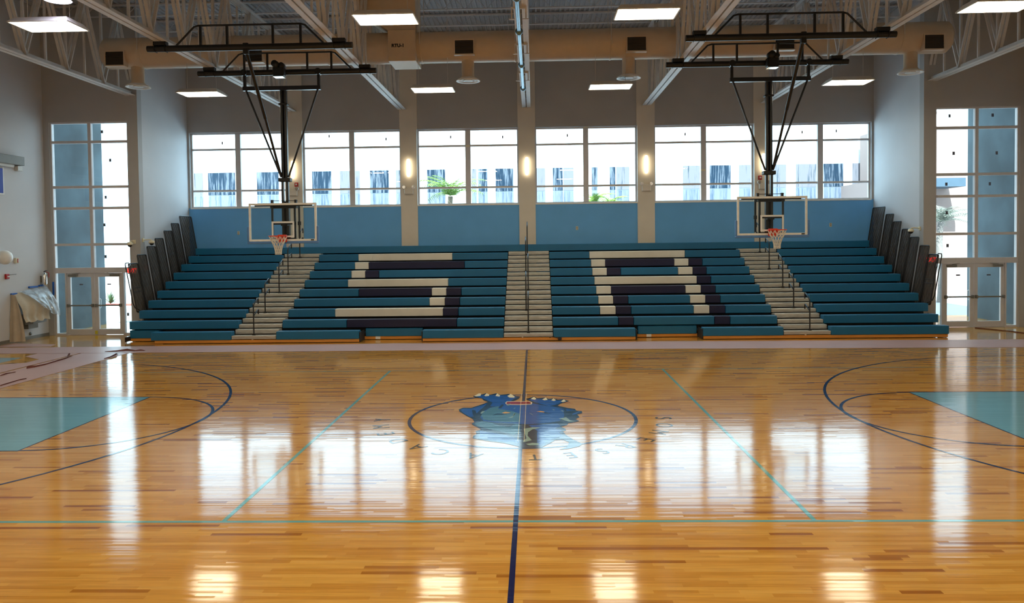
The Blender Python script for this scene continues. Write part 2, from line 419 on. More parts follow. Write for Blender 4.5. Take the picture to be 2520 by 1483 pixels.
# ---- back windows
STICK = {0:[(547,352)],1:[(950,342),(810,335)],2:[(1109,337),(1237,337)],3:[(1396,333)],4:[(1686,330)],5:[(1974,325),(2058,322)]}
def pane_window(i, a, b):
    w = structroot('window_%d' % (i+1), ((a+b)/2,YB+.16,SILL), 'back wall window, two panes wide and three high')
    y0, y1 = YB+.12, YB+.2; f = .055; mid = (a+b)/2; T1, T2 = 6.30, 4.80
    fr = MB()
    fr.box(a,b,y0,y1,SILL,SILL+f).box(a,b,y0,y1,HEAD-f,HEAD)
    fr.box(a,a+f,y0,y1,SILL+f,HEAD-f).box(b-f,b,y0,y1,SILL+f,HEAD-f)
    obj('window_frame', fr, MT['frame'], w)
    mu = MB().box(mid-.095,mid+.095,y0-.05,y1,SILL+f,HEAD-f)
    obj('mullion', mu, MT['frame'], w)
    for z in (T1,T2):
        obj('transom', MB().box(a+f,mid-.095,y0,y1,z-.035,z+.035).box(mid+.095,b-f,y0,y1,z-.035,z+.035), MT['frame'], w)
    obj('window_sill', MB().box(a,b,YB-.02,y0,SILL-.035,SILL+.005), MT['white'], w)
    g = MB()
    for (u0,u1) in ((a+f,mid-.095),(mid+.095,b-f)):
        for (v0,v1) in ((SILL+f,T2-.035),(T2+.035,T1-.035),(T1+.035,HEAD-f)):
            g.add([(u0,YB+.16,v0),(u1,YB+.16,v0),(u1,YB+.16,v1),(u0,YB+.16,v1)], [(0,1,2,3)])
    obj('glass', g, MT['glass'], w)
    for (px,py) in STICK[i]:
        p = atY(px,py,YB+.15); obj('label_sticker', MB().box(p.x-.022,p.x+.022,YB+.152,YB+.156,p.z-.05,p.z+.05), MT['sticker'], w)
for i,(a,b) in enumerate(WINS): pane_window(i,a,b)
# crumpled tape left on two mullions
for px,py in ((1151,359),(1441,312),(1731,418)):
    p = atY(px,py,YB+.06)
    single('tape_scrap', MB().bbox(p.x-.075,p.x+.075,YB+.058,YB+.07,p.z-.035,p.z+.035,.004), MT['cream'],
           {1151:'yellowish tape scrap on the mullion of the window left of centre pier',1441:'tape scrap at the head of the window right of centre pier',1731:'tape scrap on the mullion of the window with the second hoop'}[px], 'tape', (p.x,YB+.064,p.z))

# ---- glazed entrances
def storefront(wi, di, a, b, side, pxs):
    w = structroot('window_%d' % wi, ((a+b)/2,YN+.12,2.1), 'tall glazed screen above the %s doors' % side)
    y0, y1 = YN+.05, YN+.17; f = .05; mid = (a+b)/2
    D0, D1 = (a+.40, b-.33) if side == 'left' else (a+.29, b-.40)
    fr = MB().box(a,a+f,y0,y1,0,6.8).box(b-f,b,y0,y1,0,6.8).box(a+f,b-f,y0,y1,6.8-f,6.8)
    obj('window_frame', fr, MT['frame'], w)
    obj('mullion', MB().box(mid-.05,mid+.05,y0,y1,2.16,6.75), MT['frame'], w)
    T = (6.165,4.735,4.06,2.90)
    for z in T: obj('transom', MB().box(a+f,mid-.05,y0,y1,z-.04,z+.04).box(mid+.05,b-f,y0,y1,z-.04,z+.04), MT['frame'], w)
    obj('door_head', MB().box(a+f,b-f,y0-.01,y1,1.99,2.16), MT['frame'], w)
    obj('door_jamb', MB().box(D0-.05,D0,y0,y1,0,1.99), MT['frame'], w)
    obj('door_jamb', MB().box(D1,D1+.05,y0,y1,0,1.99), MT['frame'], w)
    obj('sill_rail', MB().box(a+f,D0-.05,y0,y1,0,.06).box(D1+.05,b-f,y0,y1,0,.06), MT['frame'], w)
    g = MB(); zz = [2.16]+[t for t in reversed(T)]+[6.75]
    def q(u0,u1,v0,v1): g.add([(u0,YN+.11,v0),(u1,YN+.11,v0),(u1,YN+.11,v1),(u0,YN+.11,v1)], [(0,1,2,3)])
    for u0,u1 in ((a+f,mid-.05),(mid+.05,b-f)):
        for k in range(len(zz)-1): q(u0,u1,zz[k]+(.04 if k else 0),zz[k+1]-(.04 if k < len(zz)-2 else 0))
    q(a+f,D0-.05,.06,1.99); q(D1+.05,b-f,.06,1.99)
    obj('glass', g, MT['sfglass'], w)
    for px,py in pxs:
        p = atY(px,py,YN+.1); obj('label_sticker', MB().box(p.x-.035,p.x+.035,YN+.100,YN+.106,p.z-.05,p.z+.05), MT['sticker'], w)
    m2 = (D0+D1)/2
    for k,(u0,u1) in enumerate(((D0+.005,m2-.008),(m2+.008,D1-.005))):
        hinge = u0 if k == 0 else u1
        d = structroot('door_%d' % (di+k), ((u0+u1)/2,YN+.11,0), '%s glazed door leaf of the %s entrance' % (('first','second')[k], side))
        s = .105
        obj('door_frame', MB().box(u0,u0+s,y0+.02,y1-.02,.01,1.985).box(u1-s,u1,y0+.02,y1-.02,.01,1.985).box(u0+s,u1-s,y0+.02,y1-.02,1.86,1.985).box(u0+s,u1-s,y0+.02,y1-.02,.01,.19), MT['frame'], d)
        gg = MB().add([(u0+s,YN+.11,.19),(u1-s,YN+.11,.19),(u1-s,YN+.11,1.86),(u0+s,YN+.11,1.86)], [(0,1,2,3)])
        obj('glass', gg, MT['sfglass'], d)
        pb = obj('panic_bar', MB().bbox(u0+.06,u1-.06,YN-.03,YN+.01,.93,.975,.008), MT['grey'], d)
        for ux in (u0+.05,u1-.05): obj('bracket', MB().bbox(ux-.03,ux+.03,YN-.02,YN+.07,.90,1.0,.006), MT['grey'], pb)
        cx = u0+.22 if k == 0 else u1-.22
        obj('door_closer', MB().bbox(cx-.15,cx+.15,YN-.01,YN+.06,1.88,1.95,.01).bar((cx,YN+.0,1.96),(cx+(.25 if k==0 else -.25),YN+.03,1.99),.02,.012), MT['grey'], d)
        p0 = (u0+u1)/2
        obj('label_sticker', MB().box(p0-.06,p0+.06,YN+.100,YN+.106,1.60,1.64), MT['sticker'], d)
        hx = u1-.09 if k == 0 else u0+.09
        obj('pull_handle', MB().tube([(hx,YN+.17,.85),(hx,YN+.23,.87),(hx,YN+.23,1.13),(hx,YN+.17,1.15)], .012), MT['chrome'], d)
storefront(7, 1, *SFL, 'left', [(251,324),(271,394),(260,485),(257,553),(260,631),(315,773)])
storefront(8, 3, *SFR, 'right', [(2337,285),(2443,283),(2347,377),(2453,376),(2329,453),(2436,452),(2330,523),(2332,604)])
single('door_tag', MB().bbox(-13.885,-13.80,YN+.035,YN+.045,.02,.14,.003), mat('yellow_tag',(214,200,60),.6), 'small yellow tag hanging at the foot of the left doors', 'tag', (-13.84,YN+.04,.02))

# ------------------------------------------------------------------ court markings: parts of the floor
def strip(pts, w, z=.0012, closed=False):
    mb = MB(); n = len(pts); L, R = [], []
    for i in range(n):
        if closed: a, b = pts[i-1], pts[(i+1)%n]
        else: a, b = pts[max(i-1,0)], pts[min(i+1,n-1)]
        dx, dy = b[0]-a[0], b[1]-a[1]; l = sqrt(dx*dx+dy*dy); nx, ny = -dy/l*w/2, dx/l*w/2
        L.append((pts[i][0]+nx,pts[i][1]+ny,z)); R.append((pts[i][0]-nx,pts[i][1]-ny,z))
    fs = [(i,n+i,n+(i+1)%n,(i+1)%n) for i in range(n if closed else n-1)]
    return mb.add(R+L, [tuple(reversed(f)) for f in fs]) if False else mb.add(L+R, fs)
def arc(cx, cy, r, a0, a1, n=64): return [(cx+r*cos(radians(a0+(a1-a0)*i/n)), cy+r*sin(radians(a0+(a1-a0)*i/n))) for i in range(n+1)]
def mark(name, mb, m, label=None): return obj(name, mb, MT[m], floor, label)
def upface(mb):
    for i,f in enumerate(mb.f):
        a,b,c = (Vector(mb.v[k]) for k in f[:3])
        if (b-a).cross(c-b).z < 0: mb.f[i] = list(reversed(f))
    return mb
mark('center_line', upface(strip([(0,-7.62),(0,7.62)], .05, .0016)), 'navy', 'navy half-court line')
mark('center_circle', upface(strip(arc(0,0,1.805,0,360)[:-1], .055, .0014, True)), 'navy', 'navy centre circle')
for s in (-1,1):
    mark('key_paint', upface(MB().add([(s*12.8,-1.83,.0010),(s*7.01,-1.83,.0010),(s*7.01,1.83,.0010),(s*12.8,1.83,.0010)], [(0,1,2,3)])), 'sky_paint', 'light blue painted free throw lane')
    mark('key_outline', upface(strip([(s*12.8,-1.83),(s*7.01,-1.83),(s*7.01,1.83),(s*12.8,1.83)], .05, .0016)), 'navy')
    c = 180 if s > 0 else 0
    mark('free_throw_circle', upface(strip(arc(s*7.01,0,1.81,c-90,c+90), .05, .0018)), 'navy')
    mark('three_point_line', upface(strip([(s*12.8,-6.0)]+arc(s*11.22,0,6.0,c-90 if s<0 else c+90,c+90 if s<0 else c-90)+[(s*12.8,6.0)], .05, .0020)), 'navy')
    mark('attack_line', upface(strip([(s*3.0,-4.5),(s*3.0,4.5)], .05, .0014)), 'vb_paint', 'light blue volleyball attack line')
    mark('volleyball_side_line', upface(strip([(-9,s*4.5),(9,s*4.5)] if False else [(-15.3,s*4.5),(15.3,s*4.5)], .05 if s<0 else .035, .0013)), 'vb_paint', 'light blue volleyball side line')
mark('apron_paint', upface(MB().add([(-14.6,2.5,.0011),(-12.95,2.5,.0011),(-12.95,6.9,.0011),(-14.6,6.9,.0011)], [(0,1,2,3)])), 'sky_paint', 'light blue apron beyond the baseline')

# emblem (blue big cat) and ring of letters, drawn for someone seated in the bleachers
def pxpoly(pts, z):
    q = [atZ(x,y,0) for x,y in pts]
    mb = MB(); mb.add([(p.x,p.y,z) for p in q], [tuple(range(len(q)))]); return upface(mb)
def c5(*p): return [(880+x/6, 940+y/6) for x,y in p]
def c6(*p): return [(1260+x/6, 940+y/6) for x,y in p]
em = mark('panther_emblem', pxpoly([(1164,975),(1180,968),(1183,971),(1196,967.5),(1206,971),(1222,967.5),(1232,971),(1254,969),(1267,973),(1280,976),(1277,981),(1269,985),
 (1262,987.5),(1283,987),(1306,987.5),(1298,984),(1294,981),(1302,979),(1314,975.5),(1322,979),(1342,978),(1350,981),(1364,980),(1372,983),(1386,982),(1400,986.5),(1392,989),(1380,993),(1372,998),
 (1395,1003),(1415,1006),(1418,1010),(1432,1011.5),(1433,1016),(1421,1020),(1426,1026),(1417,1031),(1426,1036),(1416,1038.5),(1399,1041),(1395,1046),(1381,1050),(1391,1054),(1393,1058),(1386,1062),
 (1393,1070),(1412,1082),(1434,1092),(1426,1098),(1400,1104),(1376,1106),(1398,1098),(1400,1088),(1386,1082),(1366,1083),(1352,1091),(1330,1102),(1287,1102),(1266,1096),(1240,1090),(1206,1086),(1176,1081),(1163,1078),(1165,1072),(1173,1068),(1170,1061),
 (1184,1056),(1166,1047),(1160,1043),(1167,1038),(1164,1031),(1150,1024),(1131,1013),(1129,1007),(1140,1003),(1160,1003),(1185,995),(1201,989),(1190,985),(1186,980),(1170,978)], .0022), 'em_dark', 'blue snarling cat emblem at the court centre')
def em_part(name, pts, m, z): return obj(name, pxpoly(pts, z), MT[m], em)
em_part('paw', [(1172,975),(1186,971.5),(1200,972.5),(1225,972.5),(1255,973),(1272,977),(1262,983),(1252,990),(1238,996),(1222,999),(1206,1000),(1212,990),(1200,985),(1190,981)], 'em_blue', .0024)
em_part('paw', [(1300,983),(1316,981),(1340,983),(1362,984.5),(1384,986),(1394,987),(1378,991),(1366,996),(1352,999),(1336,995),(1318,990)], 'em_blue', .0024)
em_part('ear', [(1133,1008),(1142,1005),(1160,1005.5),(1186,997),(1200,992),(1188,1003),(1176,1014),(1166,1024),(1158,1026),(1140,1016)], 'em_blue', .0024)
em_part('ear', [(1392,1006),(1412,1009),(1428,1013),(1416,1019),(1402,1021),(1396,1014)], 'em_blue', .0024)
em_part('face', [(1206,1003),(1226,998),(1250,993),(1262,991),(1306,991),(1330,996),(1362,1000),(1386,1006),(1392,1016),(1386,1028),(1376,1036),(1352,1040),(1326,1042),(1300,1044),(1262,1042),(1222,1040),(1190,1036),(1182,1026),(1190,1012)], 'em_blue', .0025)
em_part('cheek', [(1190,1014),(1206,1004),(1228,999),(1226,1006),(1240,1008),(1262,1012),(1280,1018),(1280,1038),(1250,1038),(1214,1036),(1190,1032),(1184,1022)], 'em_mid', .0027)
em_part('mane', [(1168,1042),(1186,1037),(1226,1042),(1278,1043),(1280,1064),(1264,1070),(1236,1062),(1204,1056),(1176,1048)], 'em_mid', .0025)
em_part('mane', [(1180,1060),(1210,1064),(1250,1072),(1276,1080),(1278,1090),(1250,1088),(1210,1083),(1176,1078),(1182,1070)], 'em_blue', .0025)
em_part('mane', [(1300,1046),(1340,1044),(1372,1042),(1380,1048),(1366,1054),(1384,1058),(1376,1064),(1386,1072),(1360,1080),(1330,1096),(1322,1096),(1322,1060)], 'em_blue', .0025)
em_part('tongue_strip', c6((-78,285),(0,283),(120,283),(262,283),(300,300),(290,330),(120,338),(0,337),(-80,332),(-100,310)), 'em_cream', .0028)
em_part('mouth', c6((-70,291),(0,289),(255,289),(282,302),(275,322),(120,330),(0,330),(-74,325),(-86,308)), 'em_red', .0030)
for pts in (c5((1720,205),(1790,168),(1825,170),(1815,205),(1750,212)), c5((1870,200),(1905,166),(1945,185),(1940,205),(1890,210)), c5((2035,205),(2060,168),(2105,195),(2095,215)), c5((2210,205),(2260,175),(2318,210),(2315,230),(2240,228))):
    em_part('claw', pts, 'em_cream', .0030)
for pts in (c6((278,250),(325,218),(358,245),(340,262)), c6((445,258),(500,228),(528,262),(480,270)), c6((578,268),(615,240),(650,268),(620,280)), c6((720,285),(765,255),(798,285),(750,295))):
    em_part('claw', pts, 'em_cream', .0030)
em_part('eye', c5((2130,455),(2180,438),(2262,450),(2240,458),(2170,462)), 'em_gold', .0030)
em_part('eye', c6((360,435),(420,428),(482,437),(470,448),(400,440)), 'em_gold', .0030)
for pts in (c5((1985,490),(2060,462),(2140,466),(2230,462),(2130,482),(2060,480)), c6((440,446),(500,448),(590,466),(500,462)), c5((2080,380),(2130,330),(2160,335),(2120,385)), c5((1690,410),(1740,420),(1770,500),(1800,560),(1740,540),(1700,480)), c6((760,430),(900,420),(1000,430),(900,465),(860,520),(800,540),(770,480)),
            c5((1990,605),(2120,600),(2330,620),(2240,665),(2090,640))):
    em_part('shadow_stroke', pts, 'em_dark', .0030)
for pts in (c6((170,690),(300,668),(430,672),(300,700),(240,740),(230,790),(290,860),(170,890),(160,870),(215,830),(190,760)), c6((200,915),(300,898),(400,905),(390,930),(260,935)), c6((690,540),(800,520),(860,565),(960,580),(840,585)), c6((250,455),(290,470),(320,495)), c6((595,400),(640,412),(610,414)), c6((710,412),(750,420),(768,438)), c6((20,470),(50,455),(20,510)),
            c5((1810,460),(1840,430),(1880,430),(1830,470)), c5((2220,530),(2300,500),(2320,458),(2330,470),(2290,525)), c5((2215,330),(2260,315),(2240,345),(2200,345)), c5((2300,395),(2330,375),(2325,390))):
    em_part('highlight_stroke', pts, 'em_light', .0031)
for dx in (-.045,.045):
    obj('centre_pinstripe', upface(strip([(dx,-1.45),(dx,1.9)], .007, .0034)), MT['em_cream'], em)

txt = 'SOMERSET ACADEMY'
ANG = [-2,-14,-25.5,-37.5,-49.5,-60.5,-72.5,-85,None,-106,-118.5,-130,-142,-154,-166,-177.5]
fc = bpy.data.curves.new('fnt', 'FONT'); fo = bpy.data.objects.new('fnt', fc); COL.objects.link(fo)
def glyph(ch, size, extr=0., bold=0.):
    fc.body = ch; fc.size = size; fc.align_x = 'CENTER'; fc.extrude = extr; fc.resolution_u = 6; fc.offset = bold
    dg = bpy.context.evaluated_depsgraph_get(); dg.update()
    me = bpy.data.meshes.new_from_object(fo.evaluated_get(dg)); 
    vs = [tuple(v.co) for v in me.vertices]; fs = [tuple(p.vertices) for p in me.polygons]
    bpy.data.meshes.remove(me); return vs, fs
lt = MB(); H = .27
for ch, a in zip(txt, ANG):
    if a is None: continue
    fc.offset = 0
    vs, fs = glyph(ch, H/.72)
    th = radians(a)-pi/2                     # letter tops point away from the centre
    out = []
    for (x,y,z) in vs:
        x *= .82; y += 2.115
        # glyph frame: y radial outward, x to the reader's right (clockwise seen from the far side)
        X = x*cos(th) - y*sin(th); Y = x*sin(th) + y*cos(th)
        out.append((X,Y,.0016))
    lt.add(out, fs)
obj('ring_lettering', upface(lt), MT['black_paint'], floor, 'black lettering round the centre circle')

# ------------------------------------------------------------------ bleachers
Y0, DR, Z0, DZ = 9.30, .56, .338, .265
NR = 10
def yr(n): return Y0+DR*n
def zr(n): return Z0+DZ*n
AIS = [(-8.5,-7.2),(-.68,.735),(7.2,8.52)]
BL, BR = -11.77, 11.78
SEG = {  # pixel ends along each row's seat fronts (row index, y of the row): teal t, white w, navy n
 8:[(785,'t',883),(883,'w',1114),(1114,'t',1248),(1350,'t',1451),(1451,'w',1686),(1686,'t',1821)],
 7:[(773,'t',874),(874,'w',908),(908,'n',1144),(1144,'t',1248),(1351,'t',1455),(1455,'w',1490),(1490,'n',1660),(1660,'w',1695),(1695,'n',1729),(1729,'t',1834)],
 6:[(762,'t',865),(865,'w',899),(899,'n',933),(933,'t',1247),(1352,'t',1458),(1458,'w',1494),(1494,'n',1528),(1528,'t',1669),(1669,'w',1705),(1705,'n',1739),(1739,'t',1845)],
 5:[(750,'t',856),(856,'w',1103),(1103,'t',1247),(1354,'t',1463),(1463,'w',1715),(1715,'n',1750),(1750,'t',1860)],
 4:[(737,'t',882),(882,'n',1062),(1062,'w',1098),(1098,'n',1135),(1135,'t',1245),(1356,'t',1467),(1467,'w',1504),(1504,'n',1687),(1687,'w',1725),(1725,'n',1761),(1761,'t',1873)],
 3:[(724,'t',1056),(1056,'w',1094),(1094,'n',1131),(1131,'t',1244),(1357,'t',1472),(1472,'w',1509),(1509,'n',1546),(1546,'t',1698),(1698,'w',1736),(1736,'n',1773),(1773,'t',1887)],
 2:[(710,'t',823),(823,'w',1089),(1089,'n',1127),(1127,'t',1243),(1359,'t',1476),(1476,'w',1515),(1515,'n',1553),(1553,'t',1707),(1707,'w',1746),(1746,'n',1785),(1785,'t',1902)],
 1:[(696,'t',851),(851,'n',1123),(1123,'t',1242),(1361,'t',1521),(1521,'n',1559),(1559,'t',1758),(1758,'n',1797),(1797,'t',1917)],
}
ROWLAB = ['front teal bleacher row at floor level above the wooden kickboards','bleacher row second from the floor with navy strip and lone navy block',
 'third bleacher row up with the long white foot of the letter S','fourth bleacher row up with one white block in S and two in A',
 'fifth bleacher row up with navy bars under the middle bars of both letters','sixth bleacher row up with the long white middle bars of both letters',
 'seventh bleacher row up with two white blocks in A and one in S','eighth bleacher row up with navy bars beneath the white top bars',
 'ninth bleacher row up with the long white top bars of both letters','topmost unbroken teal bleacher row against the blue wall']
MC = {'t':'teal','w':'white_p','n':'navy_p'}; LC = {'t':None,'w':'white seat section','n':'navy seat section'}
def seatbox(a, b, y, z): return MB().bbox(a+.004, b-.004, y, y+.27, z-.235, z, .012)
for n in range(NR):
    y, z = yr(n), zr(n)
    t = thing('bleacher_row', ROWLAB[n], 'bleachers', (0,y,0), 'bleacher rows')
    segs = []
    if n == 0:
        rec = y+.57
        for a,b,yy in ((-10.85,AIS[0][0],y),(AIS[0][1],-4.81,y),(-4.75,-3.06,rec),(-2.99,AIS[1][0],y),(AIS[1][1],3.065,y),(3.2,4.9,rec),(4.95,AIS[2][0],y),(AIS[2][1],BR,y),(BL,-10.9,rec)):
            segs.append((a,b,yy,'t'))
        for a,b,yy in ((-10.75,-4.81,y+.03),(-4.78,-3.03,rec+.03),(-2.99,3.065,y+.03),(3.19,4.92,rec+.03),(4.97,BR-.02,y+.03),(BL,-10.8,rec+.03)):
            obj('kickboard', MB().bbox(a,b,yy,yy+.035,.015,.105,.005), MT['kick'], t, 'varnished wooden kickboard')
            k = a+.35
            while k < b-.1:
                if -10.7 < k: obj('bracket', MB().box(k-.022,k+.022,yy-.004,yy+.03,.10,.135), MT['lgrey'], t)
                k += 1.25
        for px in (930,1597):
            p = atY(px,829,rec+.02); obj('paper_notice', MB().box(p.x-.07,p.x+.07,rec+.022,rec+.028,.02,.125), MT['white'], t, 'white notice on the kickboard')
        # dark under-structure visible in the notches
        for a,b in ((-4.8,-3.0),(3.08,4.95)):
            for q0 in (a,b-.02): obj('under_frame', MB().box(q0,q0+.02,y+.03,rec,.02,.30), MT['stepdark'], t)
    elif n == NR-1: segs.append((BL,BR,y,'t'))
    else:
        yl = y
        segs.append((BL,AIS[0][0],y,'t')); segs.append((AIS[2][1],BR,y,'t'))
        for (x0,c,x1) in SEG[n]:
            a, b = (atY(x,yy,y).x for x,yy in ((x0,700),(x1,700)))
            for lo in (AIS[0][1],AIS[1][1]):
                if abs(a-lo) < .12: a = lo
            for hi in (AIS[1][0],AIS[2][0]):
                if abs(b-hi) < .12: b = hi
            segs.append((a,b,y,c))
    for a,b,yy,c in segs: obj('bench_seat', seatbox(a,b,yy,z), MT[MC[c]], t, LC[c])
    # walking deck behind the seat and the dark riser beneath it
    d1 = yr(n+1)+.03 if n < NR-1 else YB-.04
    if n == 0:
        obj('deck', MB().box(BL,BR,y+.62,d1,z-.165,z-.12), MT['stepdark'], t)
        obj('riser', MB().box(BL,BR,yr(1)+.33,yr(1)+.35,.02,z-.165), MT['stepdark'], t)
    else:
        obj('deck', MB().box(BL,BR,y+.285,d1,z-.165,z-.12), MT['stepdark'], t)
        obj('riser', MB().box(BL,BR,y+.285,y+.30,z-.165-DZ+.05,z-.165), MT['stepdark'], t)
    if n < NR-1:
        for a,b in AIS:
            a += .01; b -= .01
            # half-height step in front, full step behind, each a plank with a nosing lip
            obj('aisle_step', MB().bbox(a,b,y-.0,y+.27,z-.175,z-.115,.006).box(a,b,y+.012,y+.02,z-.212,z-.178), MT['step'], t, 'metal half step in the aisle')
            obj('aisle_step', MB().bbox(a,b,y+.285,y+.555,z-.05,z+.03,.006).box(a,b,y+.297,y+.305,z-.088,z-.053), MT['step'], t, 'metal step in the aisle')
        if n == 0:
            for a,b in AIS: obj('under_frame', MB().box(a,b,y+.05,y+.28,.02,.10), MT['stepdark'], t)
    # dark end panels of the row
    for xx in (BL,BR-.02):
        obj('end_plate', MB().box(xx,xx+.02,y+.30,min(d1,yr(n+1)+.30),.03,z-.02 if 0 < n < NR-1 else z-.17), MT['blackm'], t)

# aisle hand rails: P-shaped posts, five to an aisle
def rail_mb(x, y, z, side, mid=True, top=.86):
    s = side
    post = MB().tube([(x,y,z),(x,y,z+top-.06),(x,y+.015,z+top-.02),(x,y+.05,z+top+.02),(x,y+.34,z+top+.16),(x,y+.375,z+top+.16),(x,y+.39,z+top+.13),(x,y+.39,z+top+.0)], .019, 8)
    lower = MB().tube([(x,y,z+top-.36),(x,y+.05,z+top-.30),(x,y+.34,z+top-.16),(x,y+.375,z+top-.16),(x,y+.39,z+top-.19),(x,y+.39,z+top-.30)], .017, 8)
    base = MB().bbox(x-.04,x+.04,y-.035,y+.035,z-.0,z+.05,.006)
    return post, lower, base
ORD5 = ['lowest','second lowest','middle','second highest','highest']
for (nm_, xs) in (('left aisle',(-7.885,-7.945,-7.885,-7.955,-7.90)), ('center aisle',(.03,-.04,.02,-.06,-.015)), ('right aisle',(7.97,7.90,7.945,7.875,7.905))):
    for k in range(5):
        n = 2*k; y, z = yr(n)+.12, zr(n)-.113
        x = xs[k]
        where = {'left aisle':'aisle beneath the first hoop','center aisle':'aisle between the two letters','right aisle':'aisle beneath the second hoop'}[nm_]
        if nm_ != 'center aisle':
            where = 'aisle near the plastic-draped fountain side' if nm_ == 'left aisle' else 'aisle on the far side of letter A'
        t = thing('aisle_handrail', '%s of five black handrails in the %s' % (ORD5[k], {'left aisle':'stepped aisle left of the letter S','center aisle':'stepped aisle between letters S and A','right aisle':'stepped aisle right of the letter A'}[nm_]), 'handrail', (x,y,z), 'aisle handrails')
        p, l, b = rail_mb(x,y,z,0,top=1.0 if nm_=='center aisle' else .87)
        obj('post', p, MT['black'], t); obj('lower_loop', l, MT['black'], t); obj('base_socket', b, MT['blackm'], t)

# barred end rails
ORD7 = ['lowest','second lowest','third lowest','middle','third highest','second highest','highest']
def end_rail(side, k, t):
    xb = (BL-.10 if side < 0 else BR+.10) + side*.022*(k%2); xt = xb+side*.16
    y0 = 10.37+.562*k; y1 = y0+.54 if k < 6 else y0+.90
    zt = 2.30+.2585*k; zb0 = zr(k+2)-.05; zb = zb0-(.42 if k else 0)
    def P(u,v):    # u along y, v up
        f = (v-zb0)/(zt-zb0); return (xb+(xt-xb)*f, u+.14*(1-f), v)
    r = .05
    loop = []
    for (cu,cv,a0) in ((y0+r,zt-r,180),(y1-r,zt-r,90),(y1-r,zb+r,0),(y0+r,zb+r,-90)):
        for i in range(4):
            a = radians(a0-90*i/3); loop.append(P(cu+r*cos(a), cv+r*sin(a)))
    obj('frame', MB().tube(loop, .017, 8, closed=True), MT['black'], t)
    nb = 7 if k < 6 else 11
    for i in range(nb):
        u = y0+(y1-y0)*(i+1)/(nb+1)
        obj('bar', MB().tube([P(u,zb),P(u,zt)], .012, 6), MT['black'], t)
    for v in (zb+(zt-zb)*.42, zb+(zt-zb)*.5):
        if k == 0: obj('cross_rail', MB().tube([P(y0,v),P(y1,v)], .012, 6), MT['black'], t)
    obj('mount', MB().bar(P(y0+.08,zb+.02),(BL+.02 if side<0 else BR-.02,y0+.25,zb-.06),.03,.03).bar(P(y1-.08,zb+.02),(BL+.02 if side<0 else BR-.02,y1-.08,zb-.06),.03,.03), MT['blackm'], t)
for side in (-1,1):
    for k in range(7):
        t = thing('end_guardrail', '%s of seven black barred rails up the %s end of the bleachers' % (ORD7[k], 'left' if side < 0 else 'right'), 'guard rail',
                  (BL-.1 if side < 0 else BR+.1, 10.4+.562*k, zr(k+2)-.05), 'barred end rails')
        end_rail(side, k, t)
    # small loop rail in front of the lowest one
    x = (BL-.29) if side < 0 else (BR+.30)
    t = thing('end_loop_rail', 'small black loop rail outside the lowest barred rail at the %s end' % ('left' if side<0 else 'right'), 'guard rail', (x,10.3,.9), 'loop rails')
    xb = BL-.14 if side < 0 else BR+.14; xt = xb+side*.16
    def P2(u,v):
        f = (v-.95)/1.38; return (xb+(xt-xb)*f, u+.14*(1-f), v)
    lp = [P2(10.34,.95),P2(10.27,1.1),P2(10.26,2.26),P2(10.29,2.32),P2(10.46,2.33),P2(10.50,2.28),P2(10.50,1.9)]
    obj('frame', MB().tube(lp, .015, 8), MT['black'], t)
    obj('mount', MB().bar(P2(10.34,.96),(BL+.01 if side<0 else BR-.01,10.55,.85),.03,.03), MT['blackm'], t)

single('power_plug', MB().bbox(atZ(1378,835,.05).x-.05,atZ(1378,835,.05).x+.05,9.27,9.325,.03,.10,.01).tube([(atZ(1378,835,.05).x,9.29,.06),(atZ(1378,835,.05).x-.2,9.3,.13),(atZ(1378,835,.05).x-.3,9.31,.09)],.008), MT['black'],
       'small black power plug hanging on the kickboard beside the middle aisle', 'plug', (atZ(1378,835,.05).x,9.3,.03))

# ------------------------------------------------------------------ roof trusses and joists
TX = [-12.52,-8.43,-4.46,0.,4.26,8.42,12.50]; TZ0, TZ1 = 7.60, 9.95
tt = ['long white roof truss over the left glazed entrance','roof truss left of the first hanging hoop, over the bleacher end','roof truss right of the first hanging hoop, beside the lettered duct box',
      'central roof truss carrying the galvanised pipe','roof truss left of the second hanging hoop','roof truss right of the second hanging hoop, over the bleacher end','long white roof truss over the right glazed entrance']
def truss(x, lab, y1):
    t = thing('roof_truss', lab, 'roof truss', (x,y1,TZ0), 'roof trusses')
    for nm_, za in (('bottom_chord',TZ0),('top_chord',TZ1-.13)):
        mb = MB()
        for s in (-1,1):
            if nm_ == 'bottom_chord':
                mb.box(x+s*.02,x+s*.15,YR+.02,y1,za,za+.018).box(x+s*.02,x+s*.038,YR+.02,y1,za+.018,za+.13)
            else:
                mb.box(x+s*.02,x+s*.15,YR+.02,y1,za+.112,za+.13).box(x+s*.02,x+s*.038,YR+.02,y1,za,za+.112)
        obj(nm_, mb, MT['steel'], t)
    yk = 15.3-1.73
    yy = [yk-1.73*i for i in range(10)]
    a, b = TZ0+.05, TZ1-.06
    for y in yy:
        for q in (y-.865,y+.865):
            if q > y1-.06: continue
            m = MB()
            for s in (-1,1): m.bar((x+s*.055,y,a),(x+s*.055,q,b),.04,.075,up=(1,0,0))
            obj('diagonal', m, MT['steel'], t)
        if y < y1-.1: obj('vertical', MB().box(x-.03,x+.03,y-.03,y+.03,a,b), MT['steel'], t)
        if y+.865 < y1-.1: obj('vertical', MB().box(x-.025,x+.025,y+.865-.025,y+.865+.025,a,b), MT['steel'], t)
    return t
for x, lab in zip(TX, tt): truss(x, lab, YN if abs(x) > 12 else YB-.06)
JY = [13.05,11.30]
jl = ['open web roof joist nearest the back wall','second open web roof joist from the back wall, above the air duct']
